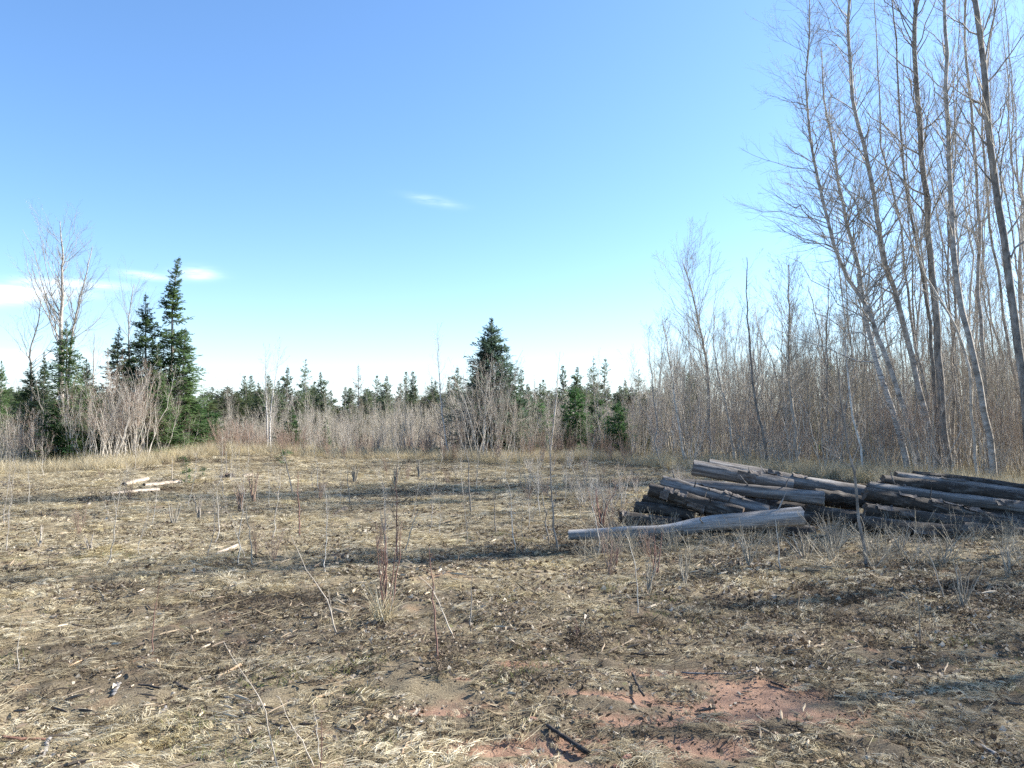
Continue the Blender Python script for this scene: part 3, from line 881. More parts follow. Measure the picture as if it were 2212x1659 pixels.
# ------------------------------------------------------------------ bare broadleaf trees
def bare_tree(seed, h=5.0, r0=.03, nlimb=14, nsub=6, ntw=4, lean=.05, spread=32, limb=.42, bark=M_pale, twig=M_twigp, start=.3, wig=.012, sides=6, up=.25, stems=1, fan=0.0, rm=.0022, ctwig=True, path=None, lw=.35, thin=.8):
    r = np.random.default_rng(seed)
    n = 12
    q = np.linspace(0, 1, n)
    P = np.zeros((stems, n, 3)); R = np.zeros((stems, n))
    for s in range(stems):
        hh = h * (1 if s == 0 else r.uniform(.6, 1))
        az = r.uniform(0, 6.28) if stems > 1 else r.uniform(0, 6.28)
        ln = lean if stems == 1 else fan * r.uniform(.2, 1.1)
        c = r.uniform(-.5, .9)
        P[s, :, 2] = q * hh
        P[s, :, 0] = math.cos(az) * ln * hh * (q + c * (q ** 2 - q)) + np.cumsum(r.normal(0, wig * hh, n)) * (q > 0)
        P[s, :, 1] = math.sin(az) * ln * hh * (q + c * (q ** 2 - q)) + np.cumsum(r.normal(0, wig * hh, n)) * (q > 0)
        if stems > 1:
            P[s, :, 0] += math.cos(az) * .03 * h * r.random(); P[s, :, 1] += math.sin(az) * .03 * h * r.random()
        R[s] = r0 * (hh / h) * (1 - q) ** .85 + rm
    if path is not None:
        P = path[0][None]; R = path[1][None]; n = P.shape[1]
    tv, tf = tubes(P, R, sides)
    L1, R1 = grow(P, R, nlimb, start, .98, spread, 9, limb, 7, up, .018, .42, .25, lw, rm, r=r)
    R1 *= thin
    ps = [tubes(L1, R1, 4)]
    L2, R2 = grow(L1, R1, nsub, .12, 1, 32, 12, .45, 5, .15, .03, .5, .4, .4, rm * .7, r=r)
    tw = [tubes(L2, R2, 3)]
    if ctwig:
        L3, R3 = grow(L2, R2, ntw, .15, 1, 34, 12, .5, 4, .12, .035, .6, .5, .3, rm * .45, r=r)
        tw.append(tubes(L3, R3, 3))
    L4, R4 = grow(P, R, nlimb, max(start, .5), 1, 38, 12, limb * .3, 4, .2, .03, .4, .4, .3, rm * .7, r=r)
    tw.append(tubes(L4, R4, 3))
    v1, f1 = join(ps); v2, f2 = join(tw)
    V, Fq = join([(v1, f1), (v2, f2)])
    mi = np.concatenate([np.zeros(len(f1)), np.ones(len(f2))])
    return [('trunk', mesh_np('bare_trunk', tv, tf, bark)), ('crown', mesh_np('bare_crown', V, Fq, [bark, twig], True, mi))]

def traced(name, label, pts, d, r_base, r_top, seed, bark, twig, nlimb=18, nsub=7, ntw=4, limb=.22, start=.25, up=.2, over=None, dd=0.0, cat='tree', group=None, spread=38, depthwig=.25, rm=.003, lw=.35):
    """a tree whose trunk follows a line seen in the photograph, from its foot upwards, standing at distance d"""
    W = [at(x, y, d) for x, y in pts]
    base = W[0].copy(); g = Hs(base[0], d)
    if base[2] > g + .15:
        dirv = W[0] - W[1]; dirv = dirv / max(abs(dirv[2]), .2) * (base[2] - g)
        W.insert(0, base + dirv * np.array([.55, 1, 1]))
    W[0][2] = g - .05
    if over:                      # goes on above the picture
        dirv = (W[-1] - W[-2]); dirv /= np.linalg.norm(dirv)
        for k in range(3): W.append(W[-1] + (dirv * .7 + np.array([0, 0, .3])) * over / 3)
    W = np.array(W)
    r = np.random.default_rng(seed)
    s = np.concatenate([[0], np.cumsum(np.linalg.norm(np.diff(W, axis=0), axis=1))])
    n = 26
    q = np.linspace(0, 1, n); P = np.stack([np.interp(q * s[-1], s, W[:, k]) for k in range(3)], -1)
    for _ in range(2): P[1:-1] = P[1:-1] * .5 + (P[:-2] + P[2:]) * .25
    wob = np.cumsum(r.normal(0, depthwig * s[-1] / n * .35, n)); P[:, 1] += wob - wob[0] + dd * q * s[-1]
    P[1:-1, 0] += r.normal(0, .012, n - 2); 
    R = r_top + (r_base - r_top) * (1 - q) ** .9
    R[0] *= 1.25
    o = P[0].copy(); P = P - o
    parts = bare_tree(seed, nlimb=nlimb, nsub=nsub, ntw=ntw, limb=limb, bark=bark, twig=twig, start=start, up=up, path=(P, R), sides=9, spread=spread, rm=rm, lw=lw)
    return thing(name, label, cat, parts, tuple(o), 0, (1, 1, 1), group)

D = 21.0
# --- tall trees on the right
traced('birch_tree', 'white barked birch leaning left at the edge of the tall wood on the right',
       [(1958, 1004), (1922, 872), (1896, 781), (1875, 686), (1864, 618), (1860, 569), (1838, 514), (1812, 425), (1808, 365), (1798, 295), (1782, 228), (1774, 167), (1773, 100)],
       D, .085, .01, 101, M_birch, M_twig, 54, 11, 6, .24, .25, .06, spread=54)
traced('aspen_tree', 'grey curving aspen crossing over the white birch trunk and bending left above it',
       [(1990, 1000), (1961, 888), (1922, 787), (1890, 699), (1870, 634), (1828, 585), (1805, 543), (1798, 501), (1782, 410), (1757, 334), (1748, 243), (1747, 152), (1753, 91), (1757, 15)],
       D - .8, .07, .01, 102, M_aspen, M_twig, 56, 11, 6, .26, .25, .08, 1.0, spread=55)
traced('aspen_tree', 'grey aspen right of the white birch, with a bend near its top',
       [(2026, 1004), (1984, 855), (1958, 751), (1929, 641), (1909, 611), (1896, 563), (1882, 501), (1867, 404), (1852, 319), (1833, 273), (1826, 188), (1820, 91), (1821, 0)],
       D - .3, .08, .02, 103, M_aspen, M_twig, 36, 9, 6, .2, .3, .12, 3.0, spread=45)
traced('aspen_tree', 'thin aspen with an S shaped top left of the thick dark trunk',
       [(2014, 960), (2010, 904), (1978, 732), (1961, 618), (1950, 504), (1949, 456), (1922, 358), (1900, 319), (1912, 258), (1912, 182), (1903, 30)],
       D + .9, .045, .008, 104, M_aspen, M_twig, 18, 7, 4, .16, .3, .2, 1.5)
traced('aspen_tree', 'thick dark upright trunk, the straightest of the tall trees on the right',
       [(2050, 1006), (2043, 894), (2036, 764), (2031, 634), (2026, 504), (2013, 395), (2004, 273), (1988, 167), (1979, 76), (1979, 0)],
       D - .6, .105, .03, 105, M_dark, M_twig, 26, 8, 5, .17, .3, .2, 4.0)
traced('aspen_tree', 'dark trunk pressed against the left side of the thick upright trunk, curving left',
       [(2032, 1004), (2020, 846), (2010, 683), (1991, 585), (1974, 524), (1958, 440), (1950, 350), (1940, 240), (1935, 120), (1925, 20)],
       D + .4, .055, .01, 106, M_dark, M_twig, 18, 7, 4, .16, .35, .2, 2.0)
traced('aspen_tree', 'aspen leaning left with a side limb forking from it at mid height',
       [(2146, 1041), (2124, 878), (2098, 758), (2072, 660), (2062, 585), (2051, 504), (2067, 456), (2052, 365), (2040, 273), (2038, 182), (2041, 91), (2038, 0)],
       D - 2.2, .08, .02, 107, M_aspen, M_twig, 24, 8, 5, .16, .3, .15, 3.5)
traced('aspen_tree', 'slender crooked aspen rising left across the thick dark trunk',
       [(2110, 1010), (2100, 860), (2091, 745), (2026, 621), (1987, 540), (1965, 504), (1930, 440), (1905, 380), (1890, 300)],
       D - 1.9, .04, .008, 108, M_pale, M_twig, 16, 6, 4, .14, .45, .2)
traced('aspen_tree', 'thickest trunk near the right edge of the photo, rising out of the frame',
       [(2232, 1040), (2209, 797), (2196, 699), (2183, 618), (2170, 504), (2165, 486), (2146, 365), (2134, 273), (2122, 167), (2113, 61), (2104, 0)],
       D - 2.6, .1, .04, 109, M_dark, M_twig, 26, 8, 5, .17, .3, .15, 5)
traced('aspen_tree', 'straight grey trunk left of the thickest right trunk',
       [(2134, 1006), (2127, 829), (2122, 660), (2117, 504), (2122, 456), (2107, 304), (2092, 182), (2080, 60), (2078, 0)],
       D, .055, .02, 110, M_aspen, M_twig, 20, 7, 4, .16, .35, .2, 2.5)
traced('aspen_tree', 'slim grey trunk just left of the thickest right trunk, leaning with it',
       [(2212, 960), (2189, 797), (2157, 569), (2140, 504), (2128, 380), (2118, 250), (2130, 120), (2140, 0)],
       D + .8, .045, .012, 111, M_aspen, M_twig, 18, 7, 4, .15, .35, .2, 2.5)
# thinner ones between and beyond
more = [([(2074, 1000), (2066, 800), (2048, 600), (2042, 420), (2060, 250), (2065, 60)], .055, 'thin pole right of the thick dark upright trunk'),
        ([(1996, 980), (1988, 800), (1975, 620), (1968, 430), (1960, 260), (1958, 110)], .05, 'thin straight pole behind the bent grey aspen'),
        ([(2170, 1000), (2150, 800), (2110, 600), (2090, 420), (2080, 300)], .05, 'thin leaning pole crossing the straight grey trunk'),
        ([(2196, 1010), (2190, 850), (2205, 640), (2200, 430), (2190, 200), (2185, 20)], .06, 'thin pole near the right edge behind the thickest trunk'),
        ([(2240, 1020), (2205, 760), (2190, 560), (2200, 330), (2215, 60)], .07, 'grey pole partly cut by the right edge of the photo'),
        ([(1935, 985), (1905, 860), (1880, 800), (1850, 745), (1838, 700)], .04, 'short bent dark sapling left of the white birch foot'),
        ([(1858, 1000), (1850, 820), (1830, 640), (1822, 520), (1800, 420)], .045, 'thin grey sapling leaning behind the white birch on its left')]
for i, (pts, rb, lab) in enumerate(more):
    traced('aspen_tree', lab, pts, D + 1.5 + i * .5, rb * .7, .008, 130 + i, M_aspen, M_twig, 18, 7, 4, .17, .3, .2, 1.0 if pts[-1][1] < 100 else None)

# --- mid right
traced('poplar_tree', 'bare forked tree with a wide fan of branches leaning left, right of the central firs',
       [(1535, 1000), (1532, 900), (1529, 813), (1522, 760), (1510, 700), (1490, 620), (1474, 568)], 29, .07, .012, 140, M_aspen, M_twig, 30, 8, 5, .42, .35, .3, rm=.005)
traced('poplar_tree', 'thin dark poplar with a straight bare leader standing between the two bare crowns',
       [(1664, 1011), (1650, 940), (1630, 860), (1622, 760), (1614, 680), (1613, 620), (1615, 555)], 24.5, .05, .008, 141, M_dark, M_twig, 12, 5, 4, .2, .3, .3)
traced('poplar_tree', 'pale stemmed poplar with a dense dark twiggy crown left of the white birch',
       [(1724, 1026), (1716, 920), (1705, 850), (1702, 760), (1704, 680), (1705, 620), (1703, 572)], 23.5, .055, .012, 142, M_pale, M_twig, 40, 8, 5, .3, .3, .2, rm=.0045)
traced('poplar_tree', 'slender pale poplar leaning left beneath the wide fanned crown',
       [(1480, 1000), (1460, 880), (1448, 800), (1440, 740), (1430, 690)], 27, .045, .01, 143, M_pale, M_twig, 18, 6, 4, .33, .35, .25, rm=.0045)
traced('poplar_tree', 'pale poplar right of the wide fanned crown with whitish lower stem',
       [(1590, 1010), (1575, 900), (1550, 800), (1540, 720), (1545, 680)], 26, .045, .01, 144, M_pale, M_twig, 18, 6, 4, .33, .35, .25, rm=.0045)
traced('poplar_tree', 'leaning grey poplar between the straight dark poplar and the twiggy crown',
       [(1640, 1000), (1690, 860), (1660, 760), (1640, 720)], 28, .035, .01, 145, M_aspen, M_twig, 14, 6, 4, .3, .35, .25, rm=.0045)
traced('poplar_tree', 'grey poplar leaning left behind the twiggy crown',
       [(1820, 1000), (1792, 840), (1760, 700), (1738, 620)], 27, .04, .01, 146, M_aspen, M_twig, 18, 6, 4, .3, .35, .25, rm=.0045)
traced('poplar_tree', 'upright grey poplar with a sparse crown just left of the white birch',
       [(1795, 1000), (1787, 850), (1785, 700), (1790, 600)], 25, .045, .01, 147, M_aspen, M_twig, 18, 6, 4, .26, .35, .25, rm=.0045)
traced('birch_tree', 'two pale bare stems forking high, standing between green firs right of centre',
       [(1186, 985), (1194, 930), (1200, 880), (1204, 820), (1210, 760)], 30, .035, .006, 148, M_pale, M_twigp, 7, 4, 3, .16, .5, .3)
traced('birch_tree', 'thin pale birch with a whip top left of the large central fir',
       [(970, 996), (962, 940), (953, 880), (948, 800), (945, 740), (946, 695)], 30.5, .035, .005, 149, M_birch, M_twigp, 26, 5, 3, .16, .3, .3)
traced('birch_tree', 'left stem of the thin double birch left of centre',
       [(578, 985), (576, 930), (575, 870), (574, 800), (574, 750)], 30.6, .035, .005, 150, M_birch, M_twigp, 16, 5, 3, .24, .3, .3)
traced('birch_tree', 'right stem of the thin double birch, leaning right with a finer top',
       [(586, 990), (583, 930), (588, 860), (600, 790), (603, 750)], 30.4, .03, .005, 151, M_birch, M_twigp, 14, 5, 3, .24, .3, .3)
# --- left
traced('maple_tree', 'tallest bare tree of the left group with a tall oval crown',
       [(133, 1000), (134, 880), (133, 800), (131, 700), (129, 620), (130, 560), (126, 510), (121, 474)], 30, .13, .012, 160, M_aspen, M_twig, 24, 7, 5, .33, .38, .35)
traced('maple_tree', 'bare stem leaning right from the tallest bare tree on the left',
       [(140, 1000), (142, 860), (146, 760), (154, 690), (170, 630), (183, 580), (190, 530)], 29.7, .07, .01, 161, M_aspen, M_twig, 20, 7, 5, .28, .42, .3)
traced('maple_tree', 'crooked bare tree with twisted limbs at the far left',
       [(70, 980), (69, 860), (68, 800), (64, 760), (72, 740), (86, 690), (90, 650)], 29, .055, .012, 162, M_dark, M_twig, 18, 6, 4, .34, .45, .2)
traced('maple_tree', 'small bare tree with a vase crown behind the dark spruce on the left',
       [(276, 960), (275, 850), (276, 760), (275, 700), (280, 640), (285, 612)], 32, .055, .01, 163, M_aspen, M_twig, 20, 6, 4, .34, .5, .4)
traced('maple_tree', 'faint bare sapling rising between the two fir clusters on the left',
       [(204, 960), (202, 850), (201, 780), (203, 720)], 30, .04, .008, 164, M_aspen, M_twig, 14, 6, 4, .34, .4, .3)

# --- repeated saplings and shrubs
pros = [bare_tree(300 + i, 4.2, .022, 14, 5, 3, .07, 26, .3, M_pale, M_twigp, .3, rm=.003) for i in range(6)]
pros += [bare_tree(320 + i, 4.2, .02, 16, 5, 3, .1, 30, .33, M_aspen, M_twig, .25, rm=.003) for i in range(4)]
shr = [bare_tree(340 + i, 2.2, .013, 6, 4, 2, 0, 26, .35, M_pale, [M_red, M_twigp, M_twig][i % 3], .3, stems=9, fan=.35, rm=.0028) for i in range(4)]
shr_red = [bare_tree(350 + i, 1.3, .008, 4, 3, 2, 0, 24, .35, M_red, M_red, .3, stems=12, fan=.35, rm=.0026, ctwig=False) for i in range(3)]
shr_pale = [bare_tree(360 + i, 2.6, .009, 8, 4, 3, 0, 26, .33, M_pale, M_red, .35, stems=10, fan=.38, rm=.003) for i in range(3)]
shr_big = [bare_tree(370 + i, 4.0, .012, 8, 5, 3, 0, 26, .3, M_pale, M_twigp, .35, stems=7, fan=.3, rm=.003) for i in range(3)]

def put(protos, name, cat, px, d, h, h0, label, group, wm=1.0, rz=None, tilt=.0, lean=.0):
    x = gx(px, d); g = Hs(x, d); sc = h / h0
    p = protos[rng.integers(0, len(protos))]
    return thing(name, label, cat, p, (x, d, g - .03), rng.uniform(0, 6.28) if rz is None else rz, (sc * wm, sc * wm, sc), group,
                 (rng.normal(0, tilt), rng.normal(lean, tilt)))
ZONES = [(1180, 'right of the large central fir'), (1345, 'among the column shaped firs'), (1440, 'left of the bare forked tree'), (1560, 'around the bare forked tree'), (1680, 'beside the thin dark poplar'),
         (1800, 'behind the topmost log of the left pile'), (1930, 'near the foot of the white birch'), (2060, 'between the tall trunks behind the right pile'), (9999, 'at the right edge of the thicket')]
MZ = [(520, 'right of the rounded pale young fir'), (610, 'around the thin double birch'), (700, 'by the bright green young fir'), (830, 'below the bare tamarack'), (930, 'midway to the tall thin birch'), (1040, 'left of the large central fir'),
      (1150, 'right of the large central fir'), (9999, 'in front of the dark green column firs')]
def zone(px, Z): return next(t for a, t in Z if px < a)
def sz(h, a, b): return 'short' if h < a else ('tall' if h > b else 'middling')
# thicket on the right: tops fall from y 720 at px 2000 to y 800 at px 1400
def toph(px, d, ytop): return at(px, ytop, d)[2] - Hs(gx(px, d), d)
for k in range(270):
    px = rng.uniform(1385, 2320) if k < 230 else rng.uniform(1130, 1400)
    d = front(px) + rng.uniform(.2, 1) ** 1.5 * 16
    yt = np.interp(px, [1100, 1380, 1450, 1600, 1900, 2300], [880, 820, 730, 740, 690, 640]) + rng.normal(30, 50)
    put(pros, 'pale_sapling', 'sapling', px, d, max(1.6, toph(px, d, yt)), 4.2, '%s thin pale bare sapling %s' % (sz(yt, 740, 790).replace('short', 'TT').replace('tall', 'short').replace('TT', 'tall'), zone(px, ZONES)), 'thin bare saplings of the right hand thicket', .9, tilt=.05)
for k in range(110):
    px = rng.uniform(1330, 2320); d = front(px) + rng.uniform(-.4, 9)
    hh_ = rng.uniform(1.2, 2.4); put(shr + shr_pale, 'bare_shrub', 'shrub', px, d, hh_, 2.3, '%s leafless shrub at the thicket foot, %s' % (sz(hh_, 1.6, 2.0), zone(px, ZONES)), 'leafless shrubs under the right hand thicket', 1.1)
# middle belt of brush
for k in range(150):
    px = rng.uniform(450, 1040) if k % 3 else rng.uniform(1090, 1380); d = front(px) + rng.uniform(.3, 16)
    yt = np.interp(px, [470, 600, 800, 1000, 1380], [905, 868, 895, 850, 880]) + rng.normal(22, 22)
    put(shr_big if rng.random() < .55 else shr, 'bare_shrub', 'shrub', px, d, max(1.2, toph(px, d, yt)), 4.0 if False else 3.2, 'grey brown leafless shrub in the brush belt, %s' % zone(px, MZ), 'leafless shrubs in the middle belt of brush', 1.05)
for k in range(60):
    px = rng.uniform(480, 1010); d = front(px) + rng.uniform(.2, 8)
    yt = rng.uniform(820, 910)
    put(pros, 'pale_sapling', 'sapling', px, d, max(1.4, toph(px, d, yt)), 4.2, 'thin pale sapling in the brush belt, %s' % zone(px, MZ), 'thin saplings of the middle belt of brush', .9, tilt=.05)
for k in range(90):
    px = rng.uniform(440, 1400); d = front(px) + rng.uniform(-2.2, 2)
    put(shr_red, 'red_stemmed_shrub', 'shrub', px, d, rng.uniform(.6, 1.3), 1.3, 'low reddish shrub at the clearing edge, %s' % zone(px, MZ), 'low red stemmed shrubs along the clearing edge', 1.0)
# the uncountable growth deeper in
def merged(parts):
    Vs, Fs, Ms, mats_, o = [], [], [], [], 0
    for _, me in parts:
        n = len(me.vertices); v = np.zeros(n * 3, dtype=np.float32); me.vertices.foreach_get('co', v)
        f = np.zeros(len(me.loops), dtype=np.int32); me.loops.foreach_get('vertex_index', f)
        mi = np.zeros(len(me.polygons), dtype=np.int32); me.polygons.foreach_get('material_index', mi)
        Vs.append(v.reshape(-1, 3)); Fs.append(f.reshape(-1, 4) + o); Ms.append(mi + len(mats_)); mats_ += list(me.materials); o += n
    return mesh_np('undergrowth', np.concatenate(Vs), np.concatenate(Fs), mats_, True, np.concatenate(Ms))
M_brush = bark_mat('brush_twig_bark', (.2, .175, .13), (.37, .33, .255), (.56, .51, .42), 3, (1, 1, 1), .5)
under = [merged(bare_tree(420 + i, 3.2, .016, 12, 5, 3, .08, 24, .3, M_pale if i % 2 else M_brush, M_brush, .12, rm=.004)) for i in range(6)]
def undergrowth(name, label, n, p0, p1, dd0, dd1, tops, lo):
    px = rng.uniform(p0, p1, n); d = np.array([front(p) for p in px]) + rng.uniform(dd0, dd1, n)
    x = (px - 1106) / FPX * d; g = H(x, d)
    yt = np.interp(px, tops[0], tops[1]) + rng.gamma(2, 14, n)
    h = np.maximum((900 - yt) / FPX * d + 1.6 - g, lo)
    stuff_cover(name, label, under, np.stack([x, d, g - .02], -1), rng.uniform(0, 6.28, n), h / 3.2, rng.integers(0, 6, n), rng.random(n), rng.normal(0, .05, (n, 2)))
undergrowth('thicket_undergrowth', 'dense grey brown twiggy growth filling the right hand thicket', 620, 1370, 2500, 1.5, 34, ([1370, 1450, 1600, 1900, 2500], [850, 790, 780, 760, 740]), 1.2)
undergrowth('brush_undergrowth', 'dense brown twiggy brush filling the belt before the far forest', 650, 420, 1400, .5, 22, ([420, 600, 1000, 1400], [900, 885, 862, 868]), .8)
undergrowth('left_undergrowth', 'twiggy brown growth between the firs on the left', 220, -200, 440, .3, 12, ([-200, 440], [890, 905]), .8)
# left group brush
LB = [(150, 735 + 90, 25.2, 'fan shaped shrub with red tips in front of the pointed left fir'),
      (185, 800, 25.3, 'wide shrub of pale stems in front of the shorter left fir'),
      (215, 820, 24.9, 'pale many stemmed shrub left of the tall firs'),
      (243, 800, 25.2, 'tallest pale many stemmed shrub of the left brush'),
      (262, 760, 25.6, 'clump of long pale whips in front of the dark spruce'),
      (290, 740, 26.0, 'clump of straight pale stems in front of the second tallest fir'),
      (318, 790, 26.2, 'pale stems crossing in front of the bushy fir'),
      (352, 830, 27.2, 'thin pale whips below the tall spire fir'),
      (20, 880, 24.2, 'pale stemmed shrub at the left edge of the photo'),
      (48, 890, 24.4, 'pale stemmed shrub in front of the far left dark fir'),
      (5, 900, 24.0, 'shrub cut by the left edge of the photo'),
      (90, 915, 24.3, 'shrub with reddish whips left of the low spreading fir')]
for i, (px, yt, d, lab) in enumerate(LB):
    put(shr_pale if i % 2 else shr_big, 'bare_shrub', 'shrub', px, d, toph(px, d, yt), 2.9 if i % 2 else 3.8, lab, None, 1.1)
for k in range(26):
    px = rng.uniform(-60, 420); d = front(px) + rng.uniform(-.3, 2.5)
    put(shr_pale + shr_big, 'bare_shrub', 'shrub', px, d, rng.uniform(1.2, 2.3), 3.0, 'leafless pale stemmed shrub crowded before the left firs', 'leafless shrubs before the left firs', 1.0)
for i, (px, yt, d, lab) in enumerate([(1030, 800, 28.6, 'fan of pale stems with red tips at the left front of the large central fir'),
                                     (1062, 780, 28.4, 'fan of pale stems with red tips right in front of the large central fir'),
                                     (1085, 850, 28.2, 'olive stemmed shrub at the right front of the large central fir'),
                                     (1110, 890, 27.9, 'low olive shrub right of the large central fir'),
                                     (1008, 860, 28.7, 'grey shrub left of the large central fir'), (1045, 775, 28.0, 'tall fan of reddish twigs veiling the left half of the large central fir'), (1075, 800, 28.0, 'tall fan of pale twigs veiling the right half of the large central fir')]):
    put(shr_big if i < 2 or i > 4 else shr_pale, 'bare_shrub', 'shrub', px, d, toph(px, d, yt), 3.6 if i < 2 or i > 4 else 2.9, lab, None, 1.05)
slim = [bare_tree(460 + i, 10, .042, 22, 7, 4, .07, 34, .16, [M_aspen, M_pale][i % 2], M_twig, .3, rm=.0042, wig=.009) for i in range(5)]
for k in range(30):
    px = rng.uniform(1850, 2330); d = rng.uniform(20.5, 33)
    yt = rng.uniform(-60, 420) if px > 1960 else rng.uniform(250, 560)
    put(slim, 'slender_aspen', 'tree', px, d, toph(px, d, yt), 10, '%s slender bare aspen %s' % ('very tall' if yt < 150 else 'tall' if yt < 330 else 'half high', 'behind the white birch' if px < 1960 else 'near the thick upright trunk' if px < 2070 else 'left of the thickest right trunk' if px < 2190 else 'at the right edge of the photo'),
        'slender aspens among the tall trees on the right', .8, tilt=.04, lean=-.13)
for k in range(40):
    px = rng.uniform(1400, 1880); d = rng.uniform(25, 36)
    yt = np.interp(px, [1400, 1500, 1700, 1880], [740, 690, 660, 600]) + rng.uniform(-40, 70)
    put(slim, 'slender_aspen', 'tree', px, d, toph(px, d, yt), 10, 'slender bare aspen rising above the thicket, %s' % zone(px, ZONES), 'slender aspens rising above the thicket', 1.1, tilt=.05, lean=-.06)
# distant brown wood behind everything
for k in range(60):
    px = rng.uniform(-100, 1500); d = rng.uniform(70, 95)
    put(pros[6:], 'distant_bare_tree', 'tree', px, d, max(4, toph(px, d, rng.uniform(820, 860))), 4.2, 'hazy bare tree top %s' % FZ(px), 'hazy bare trees on the far skyline', .8)
# wood continuing to the right outside the picture (it throws the long shadows)
ps = [bare_tree(400 + i, 13, .17, 18, 6, 3, .06, 34, .2, M_aspen, M_twig, .3, rm=.004) for i in range(2)]
for k, (x, y, hh) in enumerate([(13, 8.74, 9.2), (14, 8.4, 10), (12, 6.9, 7.8), (11.6, 6.4, 7), (13.6, 7.9, 9.6), (15.0, 9.4, 9.8), (15.5, 10.6, 10), (14.2, 12.4, 15), (17.5, 12.0, 13), (18.5, 14.5, 15), (15.4, 14.8, 13), (21.5, 13.6, 13),
                                (18, 9.4, 9.5), (16.6, 16.9, 14), (22.5, 17, 14), (19.5, 18.5, 15), (13.4, 11.2, 8)]):
    thing('aspen_tree', 'tall bare aspen outside the right edge whose shadow falls on the clearing', 'tree', ps[k % 2], (x, y, Hs(x, y) - .05), rng.uniform(0, 6.28),
          (hh / 13 * 1.3, hh / 13 * 1.3, hh / 13), 'tall aspens outside the right edge', (rng.normal(0, .04), rng.normal(0, .04)))
for i, (x, y, hh, lab) in enumerate([(11.6, 13.6, 5.2, 'fir just outside the right edge that shades the right log pile'), (12.6, 14.6, 6.0, 'taller fir outside the right edge behind the shading fir'),
                                     (10.6, 12.2, 3.6, 'small fir outside the right edge nearest to the log pile'), (14.6, 13.2, 6.5, 'tallest fir outside the right edge')]):
    thing('fir_tree', lab, 'conifer', cz('fir1')[0], (x, y, Hs(x, y)), i * 1.7, (hh / 6 * 1.2, hh / 6 * 1.2, hh / 6))
for k in range(22):
    x = rng.uniform(10.5, 20); y = rng.uniform(13, 18)
    thing('pale_sapling', 'bare sapling outside the right edge that shades the logs', 'sapling', pros[rng.integers(0, 10)], (x, y, Hs(x, y)), rng.uniform(0, 6.28), (1.2, 1.2, rng.uniform(.9, 1.5)), 'bare saplings outside the right edge')

# ------------------------------------------------------------------ logs
def log_mesh(L, r0, r1, seed, bend=.03, rough=.06, n=44, sides=18, kink=None):
    r = np.random.default_rng(seed)
    q = np.linspace(0, 1, n)
    P = np.zeros((n, 3)); P[:, 0] = q * L
    P[:, 1] = bend * L * np.sin(q * math.pi) * r.uniform(-1, 1); P[:, 2] = bend * L * np.sin(q * math.pi) * r.uniform(-.6, 1)
    if kink is not None: P[:, 2] += kink(q) 
    a = np.arange(sides) * 2 * math.pi / sides
    R = r0 + (r1 - r0) * q
    nz_ = fbm(np.repeat(q * L * 2.2, sides) + seed, np.tile(np.cos(a) * 1.2 + 5, n) + np.tile(np.sin(a), n) * 1.7, 1.6, 3).reshape(n, sides)
    nz2 = fbm(np.repeat(q * L * 9, sides) + seed * 3, np.tile(np.arange(sides), n) * 1.9, 1.0, 2).reshape(n, sides)
    RR = R[:, None] * (1 + rough * 3.2 * (nz_ - .5) + rough * 1.6 * (nz2 - .5))
    for k in range(r.integers(1, 4)):     # knots
        kq = r.uniform(.1, .9); ka = r.uniform(0, 6.28)
        g = np.exp(-((q[:, None] - kq) * L / (.5 * r0 + .02)) ** 2 - (np.arccos(np.cos(a[None] - ka)) / .4) ** 2)
        RR *= 1 + min(.22, rough * 1.4) * g
    V = np.zeros((n, sides, 3)); V[..., 0] = P[:, None, 0]
    V[..., 1] = P[:, None, 1] + RR * np.cos(a); V[..., 2] = P[:, None, 2] + RR * np.sin(a)
    V[0, :, 0] += r.normal(0, .012, sides); V[-1, :, 0] += r.normal(0, .006, sides)
    idx = np.arange(n * sides).reshape(n, sides); nxt = np.roll(idx, -1, 1)
    F = np.stack([idx[:-1], nxt[:-1], nxt[1:], idx[1:]], -1).reshape(-1, 4)
    return V, F
def cap_mesh(ring, out, m):
    c = ring.mean(0) + out * .004
    inner = c + (ring - c) * .55 + out * .003
    V = np.concatenate([ring + out * .001, inner, c[None]])
    s = len(ring); F = []
    for i in range(s):
        j = (i + 1) % s
        F.append((i, j, s + j)); F.append((i, s + j, s + i)); F.append((s + i, s + j, 2 * s))
    me = bpy.data.meshes.new('cut_end'); me.from_pydata(V.tolist(), [], F); me.materials.append(m)
    return me
